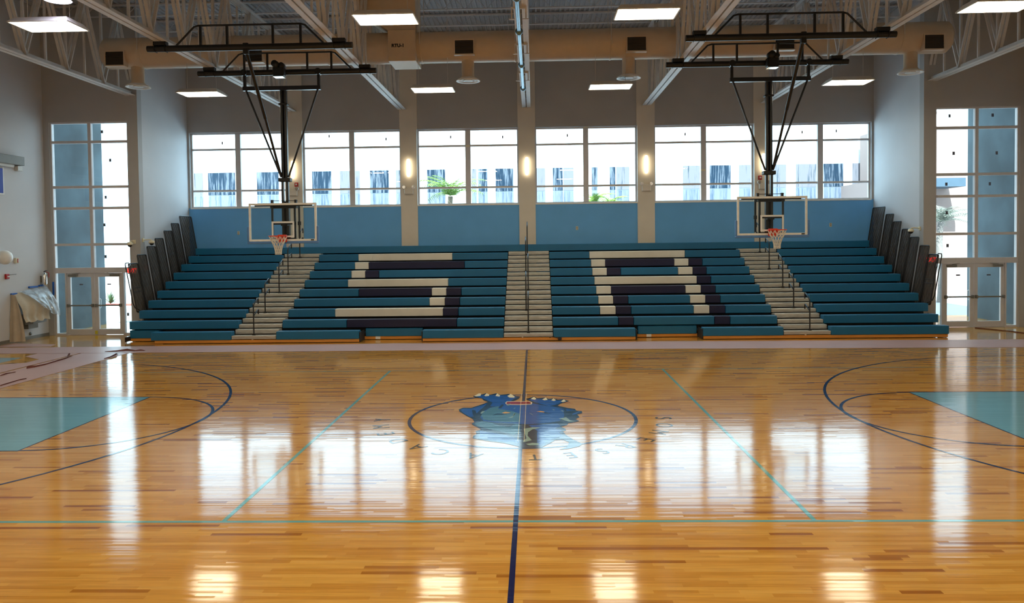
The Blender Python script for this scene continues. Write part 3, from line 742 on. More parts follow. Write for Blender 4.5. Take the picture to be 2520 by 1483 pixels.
for y, lab in zip(JY, jl):
    xa, xb = (XL+.02, XR-.02) if y > YN else (XWL+.02, XWR-.02)
    t = thing('roof_joist', lab, 'roof joist', (0,y,9.97), 'roof joists')
    obj('top_chord', MB().box(xa,xb,y-.07,y-.012,ZC-.05,ZC-.012).box(xa,xb,y+.012,y+.07,ZC-.05,ZC-.012), MT['steel'], t)
    obj('bottom_chord', MB().box(xa,xb,y-.05,y+.05,9.96,9.985), MT['steel'], t)
    wv = MB(); x = xa; k = 0
    pts = []
    while x < xb: pts.append((x,y,9.975 if k % 2 else ZC-.03)); x += .33; k += 1
    wv.tube(pts, .011, 5)
    obj('web_rod', wv, MT['steel'], t)

# ------------------------------------------------------------------ air duct
DY, DZC, RD = 9.8, 8.44, .44
t = thing('air_duct', 'long beige round air duct below the roof with square grilles', 'duct', (0,DY,DZC-RD))
XD0, XD1 = -12.25, 12.0
obj('duct_run', MB().lathe([(.01,XD0),(RD*.8,XD0+.03),(RD,XD0+.12)]+[(RD,XD0+.12+(XD1-XD0-.24)*i/20) for i in range(1,21)]+[(RD*.8,XD1-.03),(.01,XD1)], (0,DY,DZC), 32, axis='x'), MT['duct'], t)
for i in range(9):
    x = XD0+1.2+2.7*i
    obj('seam_band', MB().lathe([(RD+.002,x-.03),(RD+.012,x-.02),(RD+.012,x+.02),(RD+.002,x+.03)], (0,DY,DZC), 32, axis='x'), MT['duct'], t)
    obj('hanger_rod', MB().tube([(x,DY-RD-.015,DZC),(x,DY-RD-.015,ZC-.0)], .011, 6).tube([(x,DY+RD+.015,DZC),(x,DY+RD+.015,ZC)], .011, 6), MT['steel'], t)
for px,py in ((281,143),(622,134),(1142,115),(1567,107),(1932,103),(2300,102)):
    yf = DY-RD-.03
    p = atY(px,py,yf); gw, gh = .26, .19
    g = obj('grille', MB().box(p.x-gw-.03,p.x+gw+.03,yf,yf+.20,p.z-gh-.03,p.z-gh).box(p.x-gw-.03,p.x+gw+.03,yf,yf+.20,p.z+gh,p.z+gh+.03).box(p.x-gw-.03,p.x-gw,yf,yf+.20,p.z-gh,p.z+gh).box(p.x+gw,p.x+gw+.03,yf,yf+.20,p.z-gh,p.z+gh), MT['duct'], t)
    m = MB().box(p.x-gw,p.x+gw,yf+.03,yf+.05,p.z-gh,p.z+gh)
    for i in range(9): m.box(p.x-gw,p.x+gw,yf+.005,yf+.03,p.z-gh+.04*i+.01,p.z-gh+.04*i+.018)
    obj('louvre', m, mat('grille_dark',(62,54,46),.6) if 'gd' not in MT else MT['gd'], g)
RX0, RX1 = -3.83, -3.05
rb = obj('riser_box', MB().bbox(RX0,RX1,DY-.56,DY+.52,7.945,8.82,.012), MT['duct'], t)
obj('riser', MB().add([(RX0,DY-.5,8.82),(RX1,DY-.5,8.82),(RX1,DY+.5,8.82),(RX0,DY+.5,8.82),(RX0-.9,DY-.5,9.45),(RX1,DY-.5,9.45),(RX1,DY+.5,9.45),(RX0-.9,DY+.5,9.45)],
    [(0,1,5,4),(1,2,6,5),(2,3,7,6),(3,0,4,7)]).box(RX0-.9,RX1,DY-.5,DY+.5,9.45,ZC-.0), MT['duct'], t)
lb = MB(); p = atY(979,111,DY-.565)
vs, fs = glyph('RTU-1', .125, .002, .006)
lb.add([(p.x+x*1.05, DY-.563-z, p.z-.05+y) for x,y,z in vs], fs)
obj('lettering', lb, MT['blackm'], rb, 'stencilled unit number')

dfl = [(-1.627,'round ceiling diffuser hanging from the duct between the lettered box and the pipe'),(2.979,'round ceiling diffuser hanging from the duct right of the galvanised pipe'),
       (-11.28,'round ceiling diffuser at the left end of the duct'),(10.93,'round ceiling diffuser at the right end of the duct')]
for i,(x,lab) in enumerate(dfl):
    t = thing('ceiling_diffuser', lab, 'air diffuser', (x,DY,7.45), 'round air diffusers')
    obj('neck', MB().lathe([(.18,DZC-RD+.06),(.18,7.60),(.24,7.53)], (x,DY,0), 24), MT['duct'], t)
    obj('outer_ring', MB().lathe([(.20,7.56),(.30,7.51),(.345,7.47),(.345,7.455),(.30,7.47),(.24,7.52)], (x,DY,0), 32), MT['white'], t)
    obj('middle_ring', MB().lathe([(.16,7.54),(.24,7.48),(.24,7.47),(.16,7.52)], (x,DY,0), 32), MT['white'], t)
    obj('centre_cone', MB().lathe([(.08,7.54),(.14,7.475),(.14,7.465),(.03,7.50),(.0005,7.505)], (x,DY,0), 24), MT['white'], t)

# ------------------------------------------------------------------ ceiling lights
LX = [-9.29,-2.61,2.43,9.08]
fx_lab = {(0,9.55):'ceiling light hanging before the back wall left of the first hoop',(1,9.55):'ceiling light hanging under the duct just right of the lettered box',(2,9.55):'ceiling light hanging under the duct right of the galvanised pipe',(3,9.55):'ceiling light hanging before the back wall right of the second hoop',
          (0,2.68):'large near ceiling light in the top left corner over the entrance',(1,2.68):'large near ceiling light overlapping the duct riser',(2,2.68):'large near ceiling light between the pipe and the second hoop',(3,2.68):'large near ceiling light in the top right corner'}
def fixture(x, y, z, lab, xt):
    t = thing('ceiling_light', lab, 'ceiling light', (x,y,z), 'ceiling lights')
    w, d = .60, .37
    obj('housing', MB().add([(x-w,y-d,z),(x+w,y-d,z),(x+w,y+d,z),(x-w,y+d,z),(x-w*.86,y-d*.7,z+.10),(x+w*.86,y-d*.7,z+.10),(x+w*.86,y+d*.7,z+.10),(x-w*.86,y+d*.7,z+.10)],
        [(0,1,5,4),(1,2,6,5),(2,3,7,6),(3,0,4,7),(4,5,6,7),(3,2,1,0)]).box(x-w,x+w,y-d,y-d+.025,z-.02,z).box(x-w,x+w,y+d-.025,y+d,z-.02,z).box(x-w,x-w+.025,y-d,y+d,z-.02,z).box(x+w-.025,x+w,y-d,y+d,z-.02,z), MT['lgrey'], t)
    obj('diffuser', MB().add([(x-w+.027,y-d+.027,z-.008),(x+w-.027,y-d+.027,z-.008),(x+w-.027,y+d-.027,z-.008),(x-w+.027,y+d-.027,z-.008)], [(3,2,1,0)]), MT['lamp'], t)
    for s in (-1,1):
        obj('suspension_cable', MB().tube([(x+s*w*.7,y,z+.1),(x+s*w*.7,y,z+.1+xt)], .006, 5), MT['steel'], t)
    return t
first = None
for (k,y),lab in fx_lab.items():
    # under the duct the cables end on the duct, elsewhere on the roof
    if first is None: first = fixture(LX[k], y, 7.19, lab, ZC-7.29-.02)
    else: dup(first, (LX[k], y, 7.19), lab)
# bare lights for the unseen fixture rows nearer the viewer, boosted to brighten the seat fronts
for y in (-4.2,-11.0):
    for x in LX:
        ld = bpy.data.lights.new('gym_lamp','AREA'); ld.shape = 'RECTANGLE'; ld.size = 1.15; ld.size_y = .69
        ld.color = LAMPC; ld.energy = 2.1*LAMP*pi*.79
        lo = bpy.data.objects.new('gym_lamp', ld); lo.location = (x,y,7.18); COL.objects.link(lo)
p = atZ(141,2,7.45)
t = thing('round_high_light', 'oval cool white lamp clamped under the first long truss at the top edge', 'ceiling light', (p.x,p.y,7.45))
obj('dome', MB().lathe([(.25,0),(.24,.05),(.15,.12),(.05,.15),(.04,.16)], (p.x,p.y,7.46), 24), MT['grey'], t)
obj('lens', MB().lathe([(.0005,-.012),(.15,-.01),(.235,.0)], (p.x,p.y,7.46), 24), MT['oval'], t)
obj('stem', MB().tube([(p.x,p.y,7.60),(p.x,p.y,7.66),(-8.5,p.y,7.66)], .015), MT['steel'], t)

# ------------------------------------------------------------------ galvanised pipe of the roll-up curtain under the central truss
t = thing('curtain_drive_pipe', 'galvanised pipe with domed couplings hung under the central truss', 'pipe', (0,2,7.3))
obj('pipe', MB().tube([(-.05,.8,7.3),(-.05,10.15,7.3)], .042, 12), MT['galv'], t)
for y in (1.9,4.15,7.2,10.15):
    obj('coupling', MB().lathe([(.04,-.07),(.07,-.06),(.085,.0),(.07,.06),(.04,.07)], (-.05,y,7.3), 20, axis='y'), MT['galv'], t)
for y in (.9,3.45,6.3,9.35):
    obj('hanger_bracket', MB().box(-.20,.12,y-.02,y+.02,7.56,7.598).box(-.20,-.17,y-.02,y+.02,7.36,7.56).box(.09,.12,y-.02,y+.02,7.36,7.56).box(-.24,-.12,y-.03,y+.03,7.345,7.36).box(.04,.17,y-.03,y+.03,7.345,7.36).box(-.065,-.035,y-.02,y+.02,7.33,7.56), MT['steel'], t)

# ------------------------------------------------------------------ hanging basketball hoops
def hoop(xc, s, lab, yf, yb, bx0, bx1, fx0, fx1, lo):
    """xc board centre, s mirror sign (+1: folding brace on the -x side)"""
    t = thing('basketball_hoop', lab, 'basketball hoop', (xc,8.0,2.9), 'hanging basketball hoops')
    zb = 7.44
    for nm_, y, x0, x1 in (('front_beam',yf,fx0,fx1),('rear_beam',yb,bx0,bx1)):
        b = obj(nm_, MB().tube([(x0,y,zb),(x1,y,zb)], .075, 14), MT['black'], t)
        L_ = x1-x0
        zt = zb+.52
        a0, a1, c0, c1 = x0+.14*L_, x0+.24*L_, x1-.24*L_, x1-.14*L_
        obj('stiffener_rail', MB().tube([(a0,y,zb+.06),(a1-.05,y,zt-.03),(a1+.05,y,zt),(c0-.05,y,zt),(c0+.05,y,zt-.03),(c1,y,zb+.06)], .024, 8), MT['black'], b)
        for q in (.04,.29,.72,.98):
            x = a1+(c0-a1)*q; obj('stiffener_post', MB().box(x-.025,x+.025,y-.025,y+.025,zb+.05,zt), MT['black'], b)
        for x in (x0+.31,x1-.31):
            obj('beam_clamp', MB().box(x-.15,x+.15,y-.07,y+.07,zb+.07,TZ0-.004).box(x-.13,x-.12,y-.085,y+.085,zb-.08,zb+.08).box(x+.12,x+.13,y-.085,y+.085,zb-.08,zb+.08), MT['blackm'], b)
    # hanger frame on the rear beam
    ym = yb+.13; zc = 7.02; hw = 1.0
    for q in (-hw,hw):
        obj('hanger_strap', MB().box(xc+q-.035,xc+q+.035,yb-.03,yb+.03,zc-.02,zb-.05).tube([(xc+q,yb-.09,zb),(xc+q,yb+.09,zb)], .085, 12), MT['black'], t)
    obj('cross_bar', MB().box(xc-hw-.05,xc+hw+.05,yb-.05,yb+.05,zc-.06,zc+.05), MT['black'], t)
    YM = 8.27
    zj = atY(704,438,YM).z
    ms = obj('mast', MB().box(xc-.075,xc+.075,YM-.02,YM+.08,zj-.03,zc-.05).tube([(xc-.046,YM-.03,zj-.05),(xc-.046,YM-.03,zc-.05)],.042,12).tube([(xc+.046,YM-.03,zj-.05),(xc+.046,YM-.03,zc-.05)],.042,12), MT['black'], t)
    obj('mast_collar', MB().bbox(xc-.12,xc+.12,YM-.09,YM+.09,6.58,6.63,.01).bbox(xc-.16,xc+.16,YM-.10,YM+.10,zj-.10,zj+.0,.01), MT['blackm'], ms)
    obj('lower_mast', MB().box(xc-.095,xc-.035,YM-.05,YM+.05,3.05,zj).box(xc+.035,xc+.095,YM-.05,YM+.05,3.05,zj), MT['black'], t)
    obj('mast_spine', MB().box(xc-.09,xc+.09,YM+.05,YM+.09,3.0,4.0), MT['blackm'], t)
    for q in (-hw,hw):
        obj('side_brace', MB().tube([(xc+q*.97,yb,zc-.05),(xc+(.1 if q>0 else -.1),YM-.02,zj+.02)], .027, 8), MT['black'], t)
    bx = xc-s*.0
    fb = obj('folding_brace', MB().tube([(lo,yf,zb-.08),(lo+(xc-s*.09-lo)*.5,yf+(YM-yf)*.5,zb-.08+(zj+.12-zb)*.5)], .045, 10).tube([(lo+(xc-s*.09-lo)*.48,yf+(YM-yf)*.48,zb-.08+(zj+.12-zb)*.48),(xc-s*.09,YM-.05,zj+.04)], .034, 10), MT['black'], t)
    obj('brace_lug', MB().bbox(lo-.06,lo+.06,yf-.06,yf+.06,zb-.17,zb+.09,.01), MT['blackm'], fb)
    wc = obj('winch_motor', MB().bbox(xc-.15,xc+.15,yb-.30,yb-.08,zb-.16,zb+.10,.03).lathe([(.01,-.20),(.09,-.19),(.09,.02),(.01,.03)], (xc-.06,yb-.2,zb+.15), 16, axis='y').lathe([(.01,-.12),(.07,-.11),(.07,.06),(.01,.07)], (xc+.09,yb-.2,zb+.13), 16, axis='y'), MT['blackm'], t)
    obj('cover_plate', MB().box(xc-.13,xc+.13,yb-.31,yb-.07,zb-.175,zb-.16), MT['chrome'], wc)
    # backboard
    W, ZB0, ZB1 = .915, 2.915, 3.935; Y = 8.0; fw = .055
    bb = obj('backboard', MB().add([(xc-W+fw,Y+.006,ZB0+fw),(xc+W-fw,Y+.006,ZB0+fw),(xc+W-fw,Y+.006,ZB1-fw),(xc-W+fw,Y+.006,ZB1-fw)], [(0,1,2,3)]), MT['bbglass'], t, 'clear glass backboard')
    obj('board_frame', MB().bbox(xc-W,xc+W,Y-.02,Y+.03,ZB0,ZB0+fw,.006).bbox(xc-W,xc+W,Y-.02,Y+.03,ZB1-fw,ZB1,.006).bbox(xc-W,xc-W+fw,Y-.02,Y+.03,ZB0+fw,ZB1-fw,.006).bbox(xc+W-fw,xc+W,Y-.02,Y+.03,ZB0+fw,ZB1-fw,.006), MT['bbw'], bb)
    q0, q1, tw = 3.02, 3.445, .045
    obj('target_square', MB().box(xc-.305,xc+.305,Y-.002,Y+.004,q1-tw,q1).box(xc-.305,xc+.305,Y-.002,Y+.004,q0,q0+tw).box(xc-.305,xc-.305+tw,Y-.002,Y+.004,q0+tw,q1-tw).box(xc+.305-tw,xc+.305,Y-.002,Y+.004,q0+tw,q1-tw), MT['bbw'], bb)
    lp = atY(0,0,Y-.02)
    obj('maker_label', MB().box(xc+W-.16,xc+W-.075,Y-.024,Y-.0205,ZB0+.012,ZB0+.042), MT['blackm'], bb)
    pd = [(-W-.05,.42),(-W-.05,.06),(-W-.02,-.05),(-W+.05,-.065),(W-.05,-.065),(W+.02,-.05),(W+.05,.06),(W+.05,.42)]
    pm = MB()
    pm.bbox(xc-W-.05,xc+W+.05,Y-.03,Y+.05,ZB0-.065,ZB0-.002,.015)
    pm.bbox(xc-W-.05,xc-W-.002,Y-.03,Y+.05,ZB0-.002,ZB0+.40,.015).bbox(xc+W+.002,xc+W+.05,Y-.03,Y+.05,ZB0-.002,ZB0+.40,.015)
    obj('edge_padding', pm, MT['pad'], t, 'blue foam padding along the lower board edge')
    # carrier frame behind the board
    cf = MB().box(xc-.36,xc+.36,YM-.14,YM-.06,3.80,3.90).box(xc-.78,xc+.78,Y+.05,Y+.10,3.855,3.89).box(xc-.33,xc-.28,Y+.06,Y+.10,2.98,3.86).box(xc+.28,xc+.33,Y+.06,Y+.10,2.98,3.86).box(xc-.33,xc+.33,Y+.06,Y+.10,3.36,3.41).box(xc-.33,xc+.33,Y+.06,Y+.10,2.97,3.0)
    for q in (-.32,.32): cf.box(xc+q-.03,xc+q+.03,Y+.05,YM-.06,3.80,3.88)
    cf.box(xc-.09,xc+.09,Y+.1,YM-.02,3.33,3.43)
    obj('carrier_frame', cf, MT['blackm'], t)
    obj('height_adjuster', MB().tube([(xc+s*.32,YM+.14,3.0),(xc+s*.32,YM+.14,3.9)], .028, 10).tube([(xc+s*.32,YM+.14,3.35),(xc+s*.32,YM+.14,3.45)], .045, 10), MT['black'], t)
    for q in (-.33,.31): obj('anchor_post', MB().box(xc+q-.03,xc+q+.03,Y+.12,Y+.19,3.80,4.03), MT['blackm'], t)
    obj('tie_rod', MB().tube([(xc-.36,Y+.155,4.005),(xc+.36,Y+.155,4.005)], .009, 6), MT['blackm'], t)
    # rim and net
    rc = Vector((xc,Y-.40,3.05)); R = .235
    ring = [(rc.x+R*cos(2*pi*i/32),rc.y+R*sin(2*pi*i/32),rc.z) for i in range(32)]
    rm = obj('rim', MB().tube(ring,.012,8,closed=True), MT['rim'], t, 'orange-red steel rim')
    obj('rim_bracket', MB().prism([(xc-.11,Y-.025),(xc+.11,Y-.025),(xc+.09,Y-.19),(xc-.09,Y-.19)], 3.03, 3.075).bbox(xc-.115,xc+.115,Y-.09,Y-.022,2.89,3.09,.012).bar((xc-.08,Y-.06,2.92),(xc-.13,Y-.22,3.04),.03,.05).bar((xc+.08,Y-.06,2.92),(xc+.13,Y-.22,3.04),.03,.05), MT['rim'], rm)
    nt_ = MB(); K = 12; rad = [(.23,3.04),(.185,2.93),(.135,2.83),(.10,2.74),(.085,2.66),(.08,2.57)]
    for i in range(K):
        for d in (1,-1):
            nt_.tube([(rc.x+r*cos(2*pi*(i+d*.5*j)/K),rc.y+r*sin(2*pi*(i+d*.5*j)/K),z) for j,(r,z) in enumerate(rad)], .0065, 5)
    for r,z in rad[3:]:
        nt_.tube([(rc.x+r*cos(2*pi*i/16),rc.y+r*sin(2*pi*i/16),z) for i in range(16)], .006, 5, closed=True)
    obj('net', nt_, MT['net'], t, 'white cord net')
    return t
hoop(-6.50, 1, 'hanging basketball hoop in front of the aisle left of the letter S', 5.52, 8.15, -8.76,-3.94,-8.78,-3.95, -6.45)
hoop(6.48, -1, 'hanging basketball hoop in front of the aisle right of the letter A', 5.52, 8.15, 3.76,8.51,3.75,8.51, 6.42)

# ------------------------------------------------------------------ small fittings on the back wall
PC = [(a+b)/2 for a,b in PIERS]
pn = ['pier behind the first hoop','pier left of the middle pier','middle pier between the letters','pier right of the middle pier','pier behind the second hoop']
yw = YB-.05
for i,x in enumerate(PC):
    t = thing('wall_sconce', 'lit tubular wall sconce on the %s' % pn[i], 'wall light', (x,yw,5.2), 'wall sconces')
    obj('back_plate', MB().bbox(x-.045,x+.045,yw-.02,yw,5.23,5.79,.004), MT['lgrey'], t)
    obj('shade', MB().lathe([(.0005,5.19),(.045,5.2),(.062,5.26),(.068,5.51),(.062,5.76),(.045,5.82),(.0005,5.83)], (x,yw-.085,0), 16), MT['sconce'], t)
for i,dx in ((0,-.02),(1,-.0),(3,0),(4,.0)):
    x = PC[i]+dx
    t = thing('emergency_light', 'two-headed emergency light below the sconce on the %s' % pn[i], 'emergency light', (x,yw,4.56), 'emergency lights')
    obj('battery_box', MB().bbox(x-.16,x+.16,yw-.10,yw+.004,4.57,4.80,.02), MT['lgrey'] if False else MT['pier'], t)
    for s in (-1,1):
        h = obj('lamp_head', MB().lathe([(.02,.0),(.055,-.02),(.062,-.10),(.058,-.105)], (x+s*.165,yw-.05,4.82), 16, axis='y'), MT['lgrey'], t)
        obj('lens', MB().lathe([(.0005,-.1),(.055,-.1)], (x+s*.165,yw-.05,4.82), 16, axis='y'), MT['chrome'], h)
for i,px,py in ((0,730,454),(4,1870,437)):
    p = atY(px,py,yw); t = thing('fire_strobe', 'red fire alarm strobe on the %s' % pn[i], 'fire alarm', (p.x,yw,p.z), 'fire strobes')
    obj('housing', MB().bbox(p.x-.065,p.x+.065,yw-.05,yw,p.z-.075,p.z+.075,.01), MT['red'], t)
    obj('flash_lens', MB().bbox(p.x-.03,p.x+.03,yw-.075,yw-.05,p.z-.03,p.z+.03,.008), MT['lgrey'], t)
for px,py,lab in ((1420,561,'white outlet plate on the blue panel right of the middle pier'),(587,573,'small outlet plate on the blue panel left of the first hoop'),(2044,553,'small outlet plate on the blue panel right of the second hoop')):
    p = atY(px,py,YB); t = thing('outlet_plate', lab, 'outlet', (p.x,YB,p.z), 'outlet plates')
    obj('plate', MB().bbox(p.x-.04,p.x+.04,YB-.012,YB,p.z-.065,p.z+.065,.004), MT['cream'], t)
    obj('socket', MB().box(p.x-.018,p.x+.018,YB-.016,YB-.012,p.z+.012,p.z+.045).box(p.x-.018,p.x+.018,YB-.016,YB-.012,p.z-.045,p.z-.012), MT['grey'], t)
# pale board lying on the top row behind each hoop's aisle
for px0,px1,py,lab in ((705,746,603,'pale step board behind the topmost row by the first hoop'),(1861,1904,589,'pale step board behind the topmost row by the second hoop')):
    pass

# dome cameras
def dome(px, py, dirn, lab):
    if dirn == 'y': w = atY(px,py,YN); d = Vector((0,-1,0))
    else: w = atX(px,py,XL if px < 1260 else XR); d = Vector((1 if px < 1260 else -1,0,0))
    w = Vector(w); e = w + d*.28
    t = thing('security_camera', lab, 'camera', w, 'dome cameras')
    obj('wall_arm', MB().tube([w+Vector((0,0,.07)),w+d*.2+Vector((0,0,.09)),e+Vector((0,0,.07))], .018, 8).bar(w+d*.001+Vector((0,0,.07)),w+d*.03+Vector((0,0,.07)),.09,.12), MT['cream'], t)
    obj('housing', MB().lathe([(.0005,.06),(.06,.055),(.09,.02),(.09,-.03),(.075,-.035)], e, 20), MT['cream'], t)
    obj('dark_dome', MB().lathe([(.07,-.03),(.06,-.065),(.035,-.09),(.0005,-.10)], e, 20), MT['black'], t)
dome(331,600,'y','white dome camera on the end wall beside the left glazed entrance')
dome(352,596,'x','white dome camera on the alcove wall above the left barred rails')
dome(2264,567,'x','white dome camera on the alcove wall above the right barred rails')

# exit signs
for px,py,lab in ((327,665,'red lit EXIT sign behind the left barred rails'),(2290,638,'red lit EXIT sign behind the right barred rails')):
    p = atY(px,py,YN); x = p.x; z = p.z
    t = thing('exit_sign', lab, 'exit sign', (x,YN,z-.11), 'exit signs')
    obj('housing', MB().bbox(x-.15,x+.15,YN-.05,YN,z-.11,z+.11,.008), MT['lgrey'], t)
    vs, fs = glyph('EXIT', .19, .003); m = MB(); m.add([(x+a*.80,YN-.054-c,z-.068+b) for a,b,c in vs], fs)
    obj('lettering', m, MT['exit'], t, 'glowing red letters')

# ------------------------------------------------------------------ left wall fittings
XW = XWL
t = thing('scoreboard', 'grey wall-mounted box high on the left wall', 'scoreboard', (XW,9.6,5.2))
obj('housing', MB().bbox(XW+.01,XW+.20,8.2,10.45,5.30,5.56,.01), MT['grey'], t)
obj('lower_bracket', MB().box(XW+.002,XW+.12,8.2,10.1,5.22,5.30), MT['lgrey'], t)
obj('side_box', MB().bbox(XW+.002,XW+.10,10.28,10.5,5.14,5.29,.01), MT['lgrey'], t)
t = thing('wall_banner', 'blue banner with white edge cut by the picture side', 'banner', (XW,9.0,4.43))
obj('cloth', MB().box(XW+.004,XW+.02,7.9,9.74,4.43,5.16), mat('banner_blue',(34,62,168),.6), t)
obj('border', MB().box(XW+.003,XW+.018,7.9,9.78,4.39,4.43).box(XW+.003,XW+.018,9.74,9.78,4.43,5.2), MT['white'], t)
p = Vector((XW,9.45,2.55))
t = thing('wrapped_horn', 'round fixture wrapped in white plastic on the left wall', 'wrapped fixture', p)
obj('plastic_wrap', MB().lathe([(.03,0),(.10,.02),(.17,.08),(.205,.17),(.20,.27),(.15,.35),(.07,.395),(.0005,.40)], p, 24, axis='x'), MT['white'], t)
obj('tape_band', MB().lathe([(.105,.012),(.11,.02),(.12,.03),(.115,.035)], p, 20, axis='x'), MT['cream'], t)
p = atX(38,641,XW)
single('wall_horn', MB().bbox(XW,XW+.07,p.y-.07,p.y+.07,p.z-.08,p.z+.08,.012).bbox(XW+.07,XW+.085,p.y-.02,p.y+.02,p.z-.06,p.z+.06,.004,1), [MT['cream'],MT['red']], 'small cream alarm horn with red slot beside the wrapped round fixture', 'alarm', (XW,p.y,p.z))
p = atX(15,680,XW)
t = thing('fire_pull_station', 'red fire pull station on the left wall', 'fire alarm', (XW,p.y,p.z))
obj('housing', MB().bbox(XW,XW+.06,p.y-.07,p.y+.07,p.z-.075,p.z+.075,.01), MT['red'], t)
obj('handle', MB().bbox(XW+.06,XW+.085,p.y-.05,p.y+.05,p.z-.02,p.z+.01,.005), MT['white'], t)
obj('conduit', MB().tube([(XW+.015,p.y+.07,p.z+.05),(XW+.015,p.y+.42,p.z+.05)], .008, 6), MT['grey'], t)
p = atX(107,682,XW); y0 = min(p.y,11.5)-.12
t = thing('fire_extinguisher', 'chrome fire extinguisher with red hose on the left wall', 'extinguisher', (XW,y0,p.z-.25))
c = (XW+.11,y0,0)
obj('cylinder', MB().lathe([(.0005,p.z-.25),(.07,p.z-.245),(.075,p.z-.2),(.075,p.z+.07),(.05,p.z+.13),(.025,p.z+.15),(.025,p.z+.18)], c, 18), MT['chrome'], t)
obj('valve_handle', MB().bar((XW+.11,y0-.02,p.z+.19),(XW+.22,y0-.02,p.z+.23),.03,.015).bar((XW+.11,y0-.02,p.z+.18),(XW+.21,y0-.02,p.z+.18),.03,.012), MT['blackm'], t)
obj('hose', MB().tube([(XW+.13,y0+.03,p.z+.19),(XW+.20,y0+.08,p.z+.14),(XW+.20,y0+.08,p.z+.0)], .012, 8), MT['red'], t)
obj('wall_bracket', MB().box(XW,XW+.045,y0-.05,y0+.05,p.z-.15,p.z+.05), MT['grey'], t)

# drinking fountain under a drop cloth and a plastic sheet
t = thing('drinking_fountain', 'grey drinking fountain showing beneath a tan drop cloth', 'drinking fountain', (XW,10.4,.3))
obj('basin', MB().prism([(XW+.02,10.02),(XW+.36,10.02),(XW+.42,10.3),(XW+.40,10.95),(XW+.02,11.0)], .52, .80), MT['grey'], t)
obj('support', MB().box(XW+.02,XW+.26,10.3,10.75,.36,.52), MT['grey'], t)
obj('drain_cap', MB().lathe([(.0005,.02),(.05,.02),(.05,0)], (XW+.003,10.75,.17), 16, axis='x'), MT['grey'], t)
def bil(c, u, v):
    a, b, d, e = (Vector(q) for q in c)          # top start, top end, bottom end, bottom start
    return a.lerp(b,u).lerp(e.lerp(d,u), v)
def grid(fn, nu, nv):
    vs = [fn(i/nu, j/nv) for j in range(nv+1) for i in range(nu+1)]
    return vs, [(j*(nu+1)+i, j*(nu+1)+i+1, (j+1)*(nu+1)+i+1, (j+1)*(nu+1)+i) for j in range(nv) for i in range(nu)]
cl = MB()
def front(u, v):
    p = bil(((XW+.02,9.92,1.44),(XW+.03,11.42,1.60),(XW+.56,10.85,.62),(XW+.50,9.86,.60)), u, v)
    p.x += .16*sin(pi*min(1,v*1.2))*(.6+.4*sin(pi*u)) + .025*sin(u*21)*v; p.z += .02*sin(u*17)*v; return p
def side(u, v):
    p = bil(((XW+.02,9.92,1.44),(XW+.18,9.90,1.40),(XW+.52,9.80,.06),(XW+.01,9.78,.03)), u, v)
    p.y += .03*sin(u*11+1)*v; p.x += .04*sin(pi*v)*u; return p
vs, fs = grid(front, 30, 14); cl.add(vs, fs, 0, True)
vs, fs = grid(side, 14, 18); cl.add(vs, fs, 0, True)
single('drop_cloth', cl, MT['cloth'], 'tan paper drop cloth over the drinking fountain', 'drop cloth', (XW+.02,9.92,.03))
fm = MB()
def film(u, v):
    p = bil(((XW+.05,10.25,1.50),(XW+.04,11.52,1.62),(XW+.66,11.22,.64),(XW+.62,10.55,.98)), u, v)
    p.x += .10*sin(pi*v) + (.022*sin(u*23+v*6)+.014*sin(u*41))*(.3+v); p.z += .03*sin(u*9)*v; return p
vs, fs = grid(film, 30, 16); fm.add(vs, fs, 0, True)
single('plastic_sheet', fm, MT['film'], 'clear plastic sheet taped to the wall over the tan cloth', 'plastic sheet', (XW+.05,11.5,.64))
for i,(y0,y1,z,lab) in enumerate(((9.92,10.16,1.44,'piece of blue tape holding the drop cloth corner'),(10.72,11.12,1.60,'longest strip of blue tape over the plastic sheet'),(11.2,11.4,1.62,'short strip of blue tape over the plastic sheet near the glazed entrance'))):
    single('masking_tape', MB().box(XW,XW+.05,y0,y1,z-.02,z+.03), MT['tape'], lab, 'tape', (XW,y0,z), 'blue tape strips')
single('masking_tape', MB().box(SFL[0]-.03,SFL[0]+.03,YN-.006,YN,1.3,1.72), MT['tape'], 'upright strip of blue tape on the entrance frame', 'tape', (SFL[0],YN,1.3), 'blue tape strips')

# ------------------------------------------------------------------ rosin paper on the floor
def paper(name, pts_lo, pts_hi, lab):
    """strip between two jagged edges"""
    mb = MB(); n = len(pts_lo)
    vs = [(x,y,.006+.002*sin(i*1.7)) for i,(x,y) in enumerate(pts_lo)]+[(x,y,.006+.002*cos(i*2.1)) for i,(x,y) in enumerate(pts_hi)]
    vs += [(x,y,.003) for x,y in pts_lo]+[(x,y,.003) for x,y in pts_hi]
    fs = []
    for i in range(n-1):
        fs += [(i,i+1,n+i+1,n+i),(2*n+i,3*n+i,3*n+i+1,2*n+i+1),(i,2*n+i,2*n+i+1,i+1),(n+i,n+i+1,3*n+i+1,3*n+i)]
    fs += [(0,n,3*n,2*n),(n-1,3*n-1,4*n-1,2*n-1)]
    mb.add(vs, fs)
    return single(name, mb, MT['paper'], lab, 'floor paper', (pts_lo[0][0],pts_lo[0][1],.003), 'rosin paper sheets')
random.seed(3)
xs = [-14.9+.62*i for i in range(49)]
def lo_edge(x): return 7.62 - max(0,x-1)*.026 + random.uniform(-.012,.012)
def hi_edge(x): return 9.10 - abs(x)*.022 + random.uniform(-.012,.012)
A = paper('rosin_paper', [(x,lo_edge(x)) for x in xs], [(x,hi_edge(x)) for x in xs], 'long strip of pink rosin paper along the front of the bleachers')
ys = [7.57-.5*i for i in range(14)]
B = paper('rosin_paper', [(-11.82+random.uniform(-.01,.01),y) for y in ys], [(-10.55+random.uniform(-.015,.015),y) for y in ys], 'pink rosin paper sheet lying nearest the free throw lane beside the torn seam')
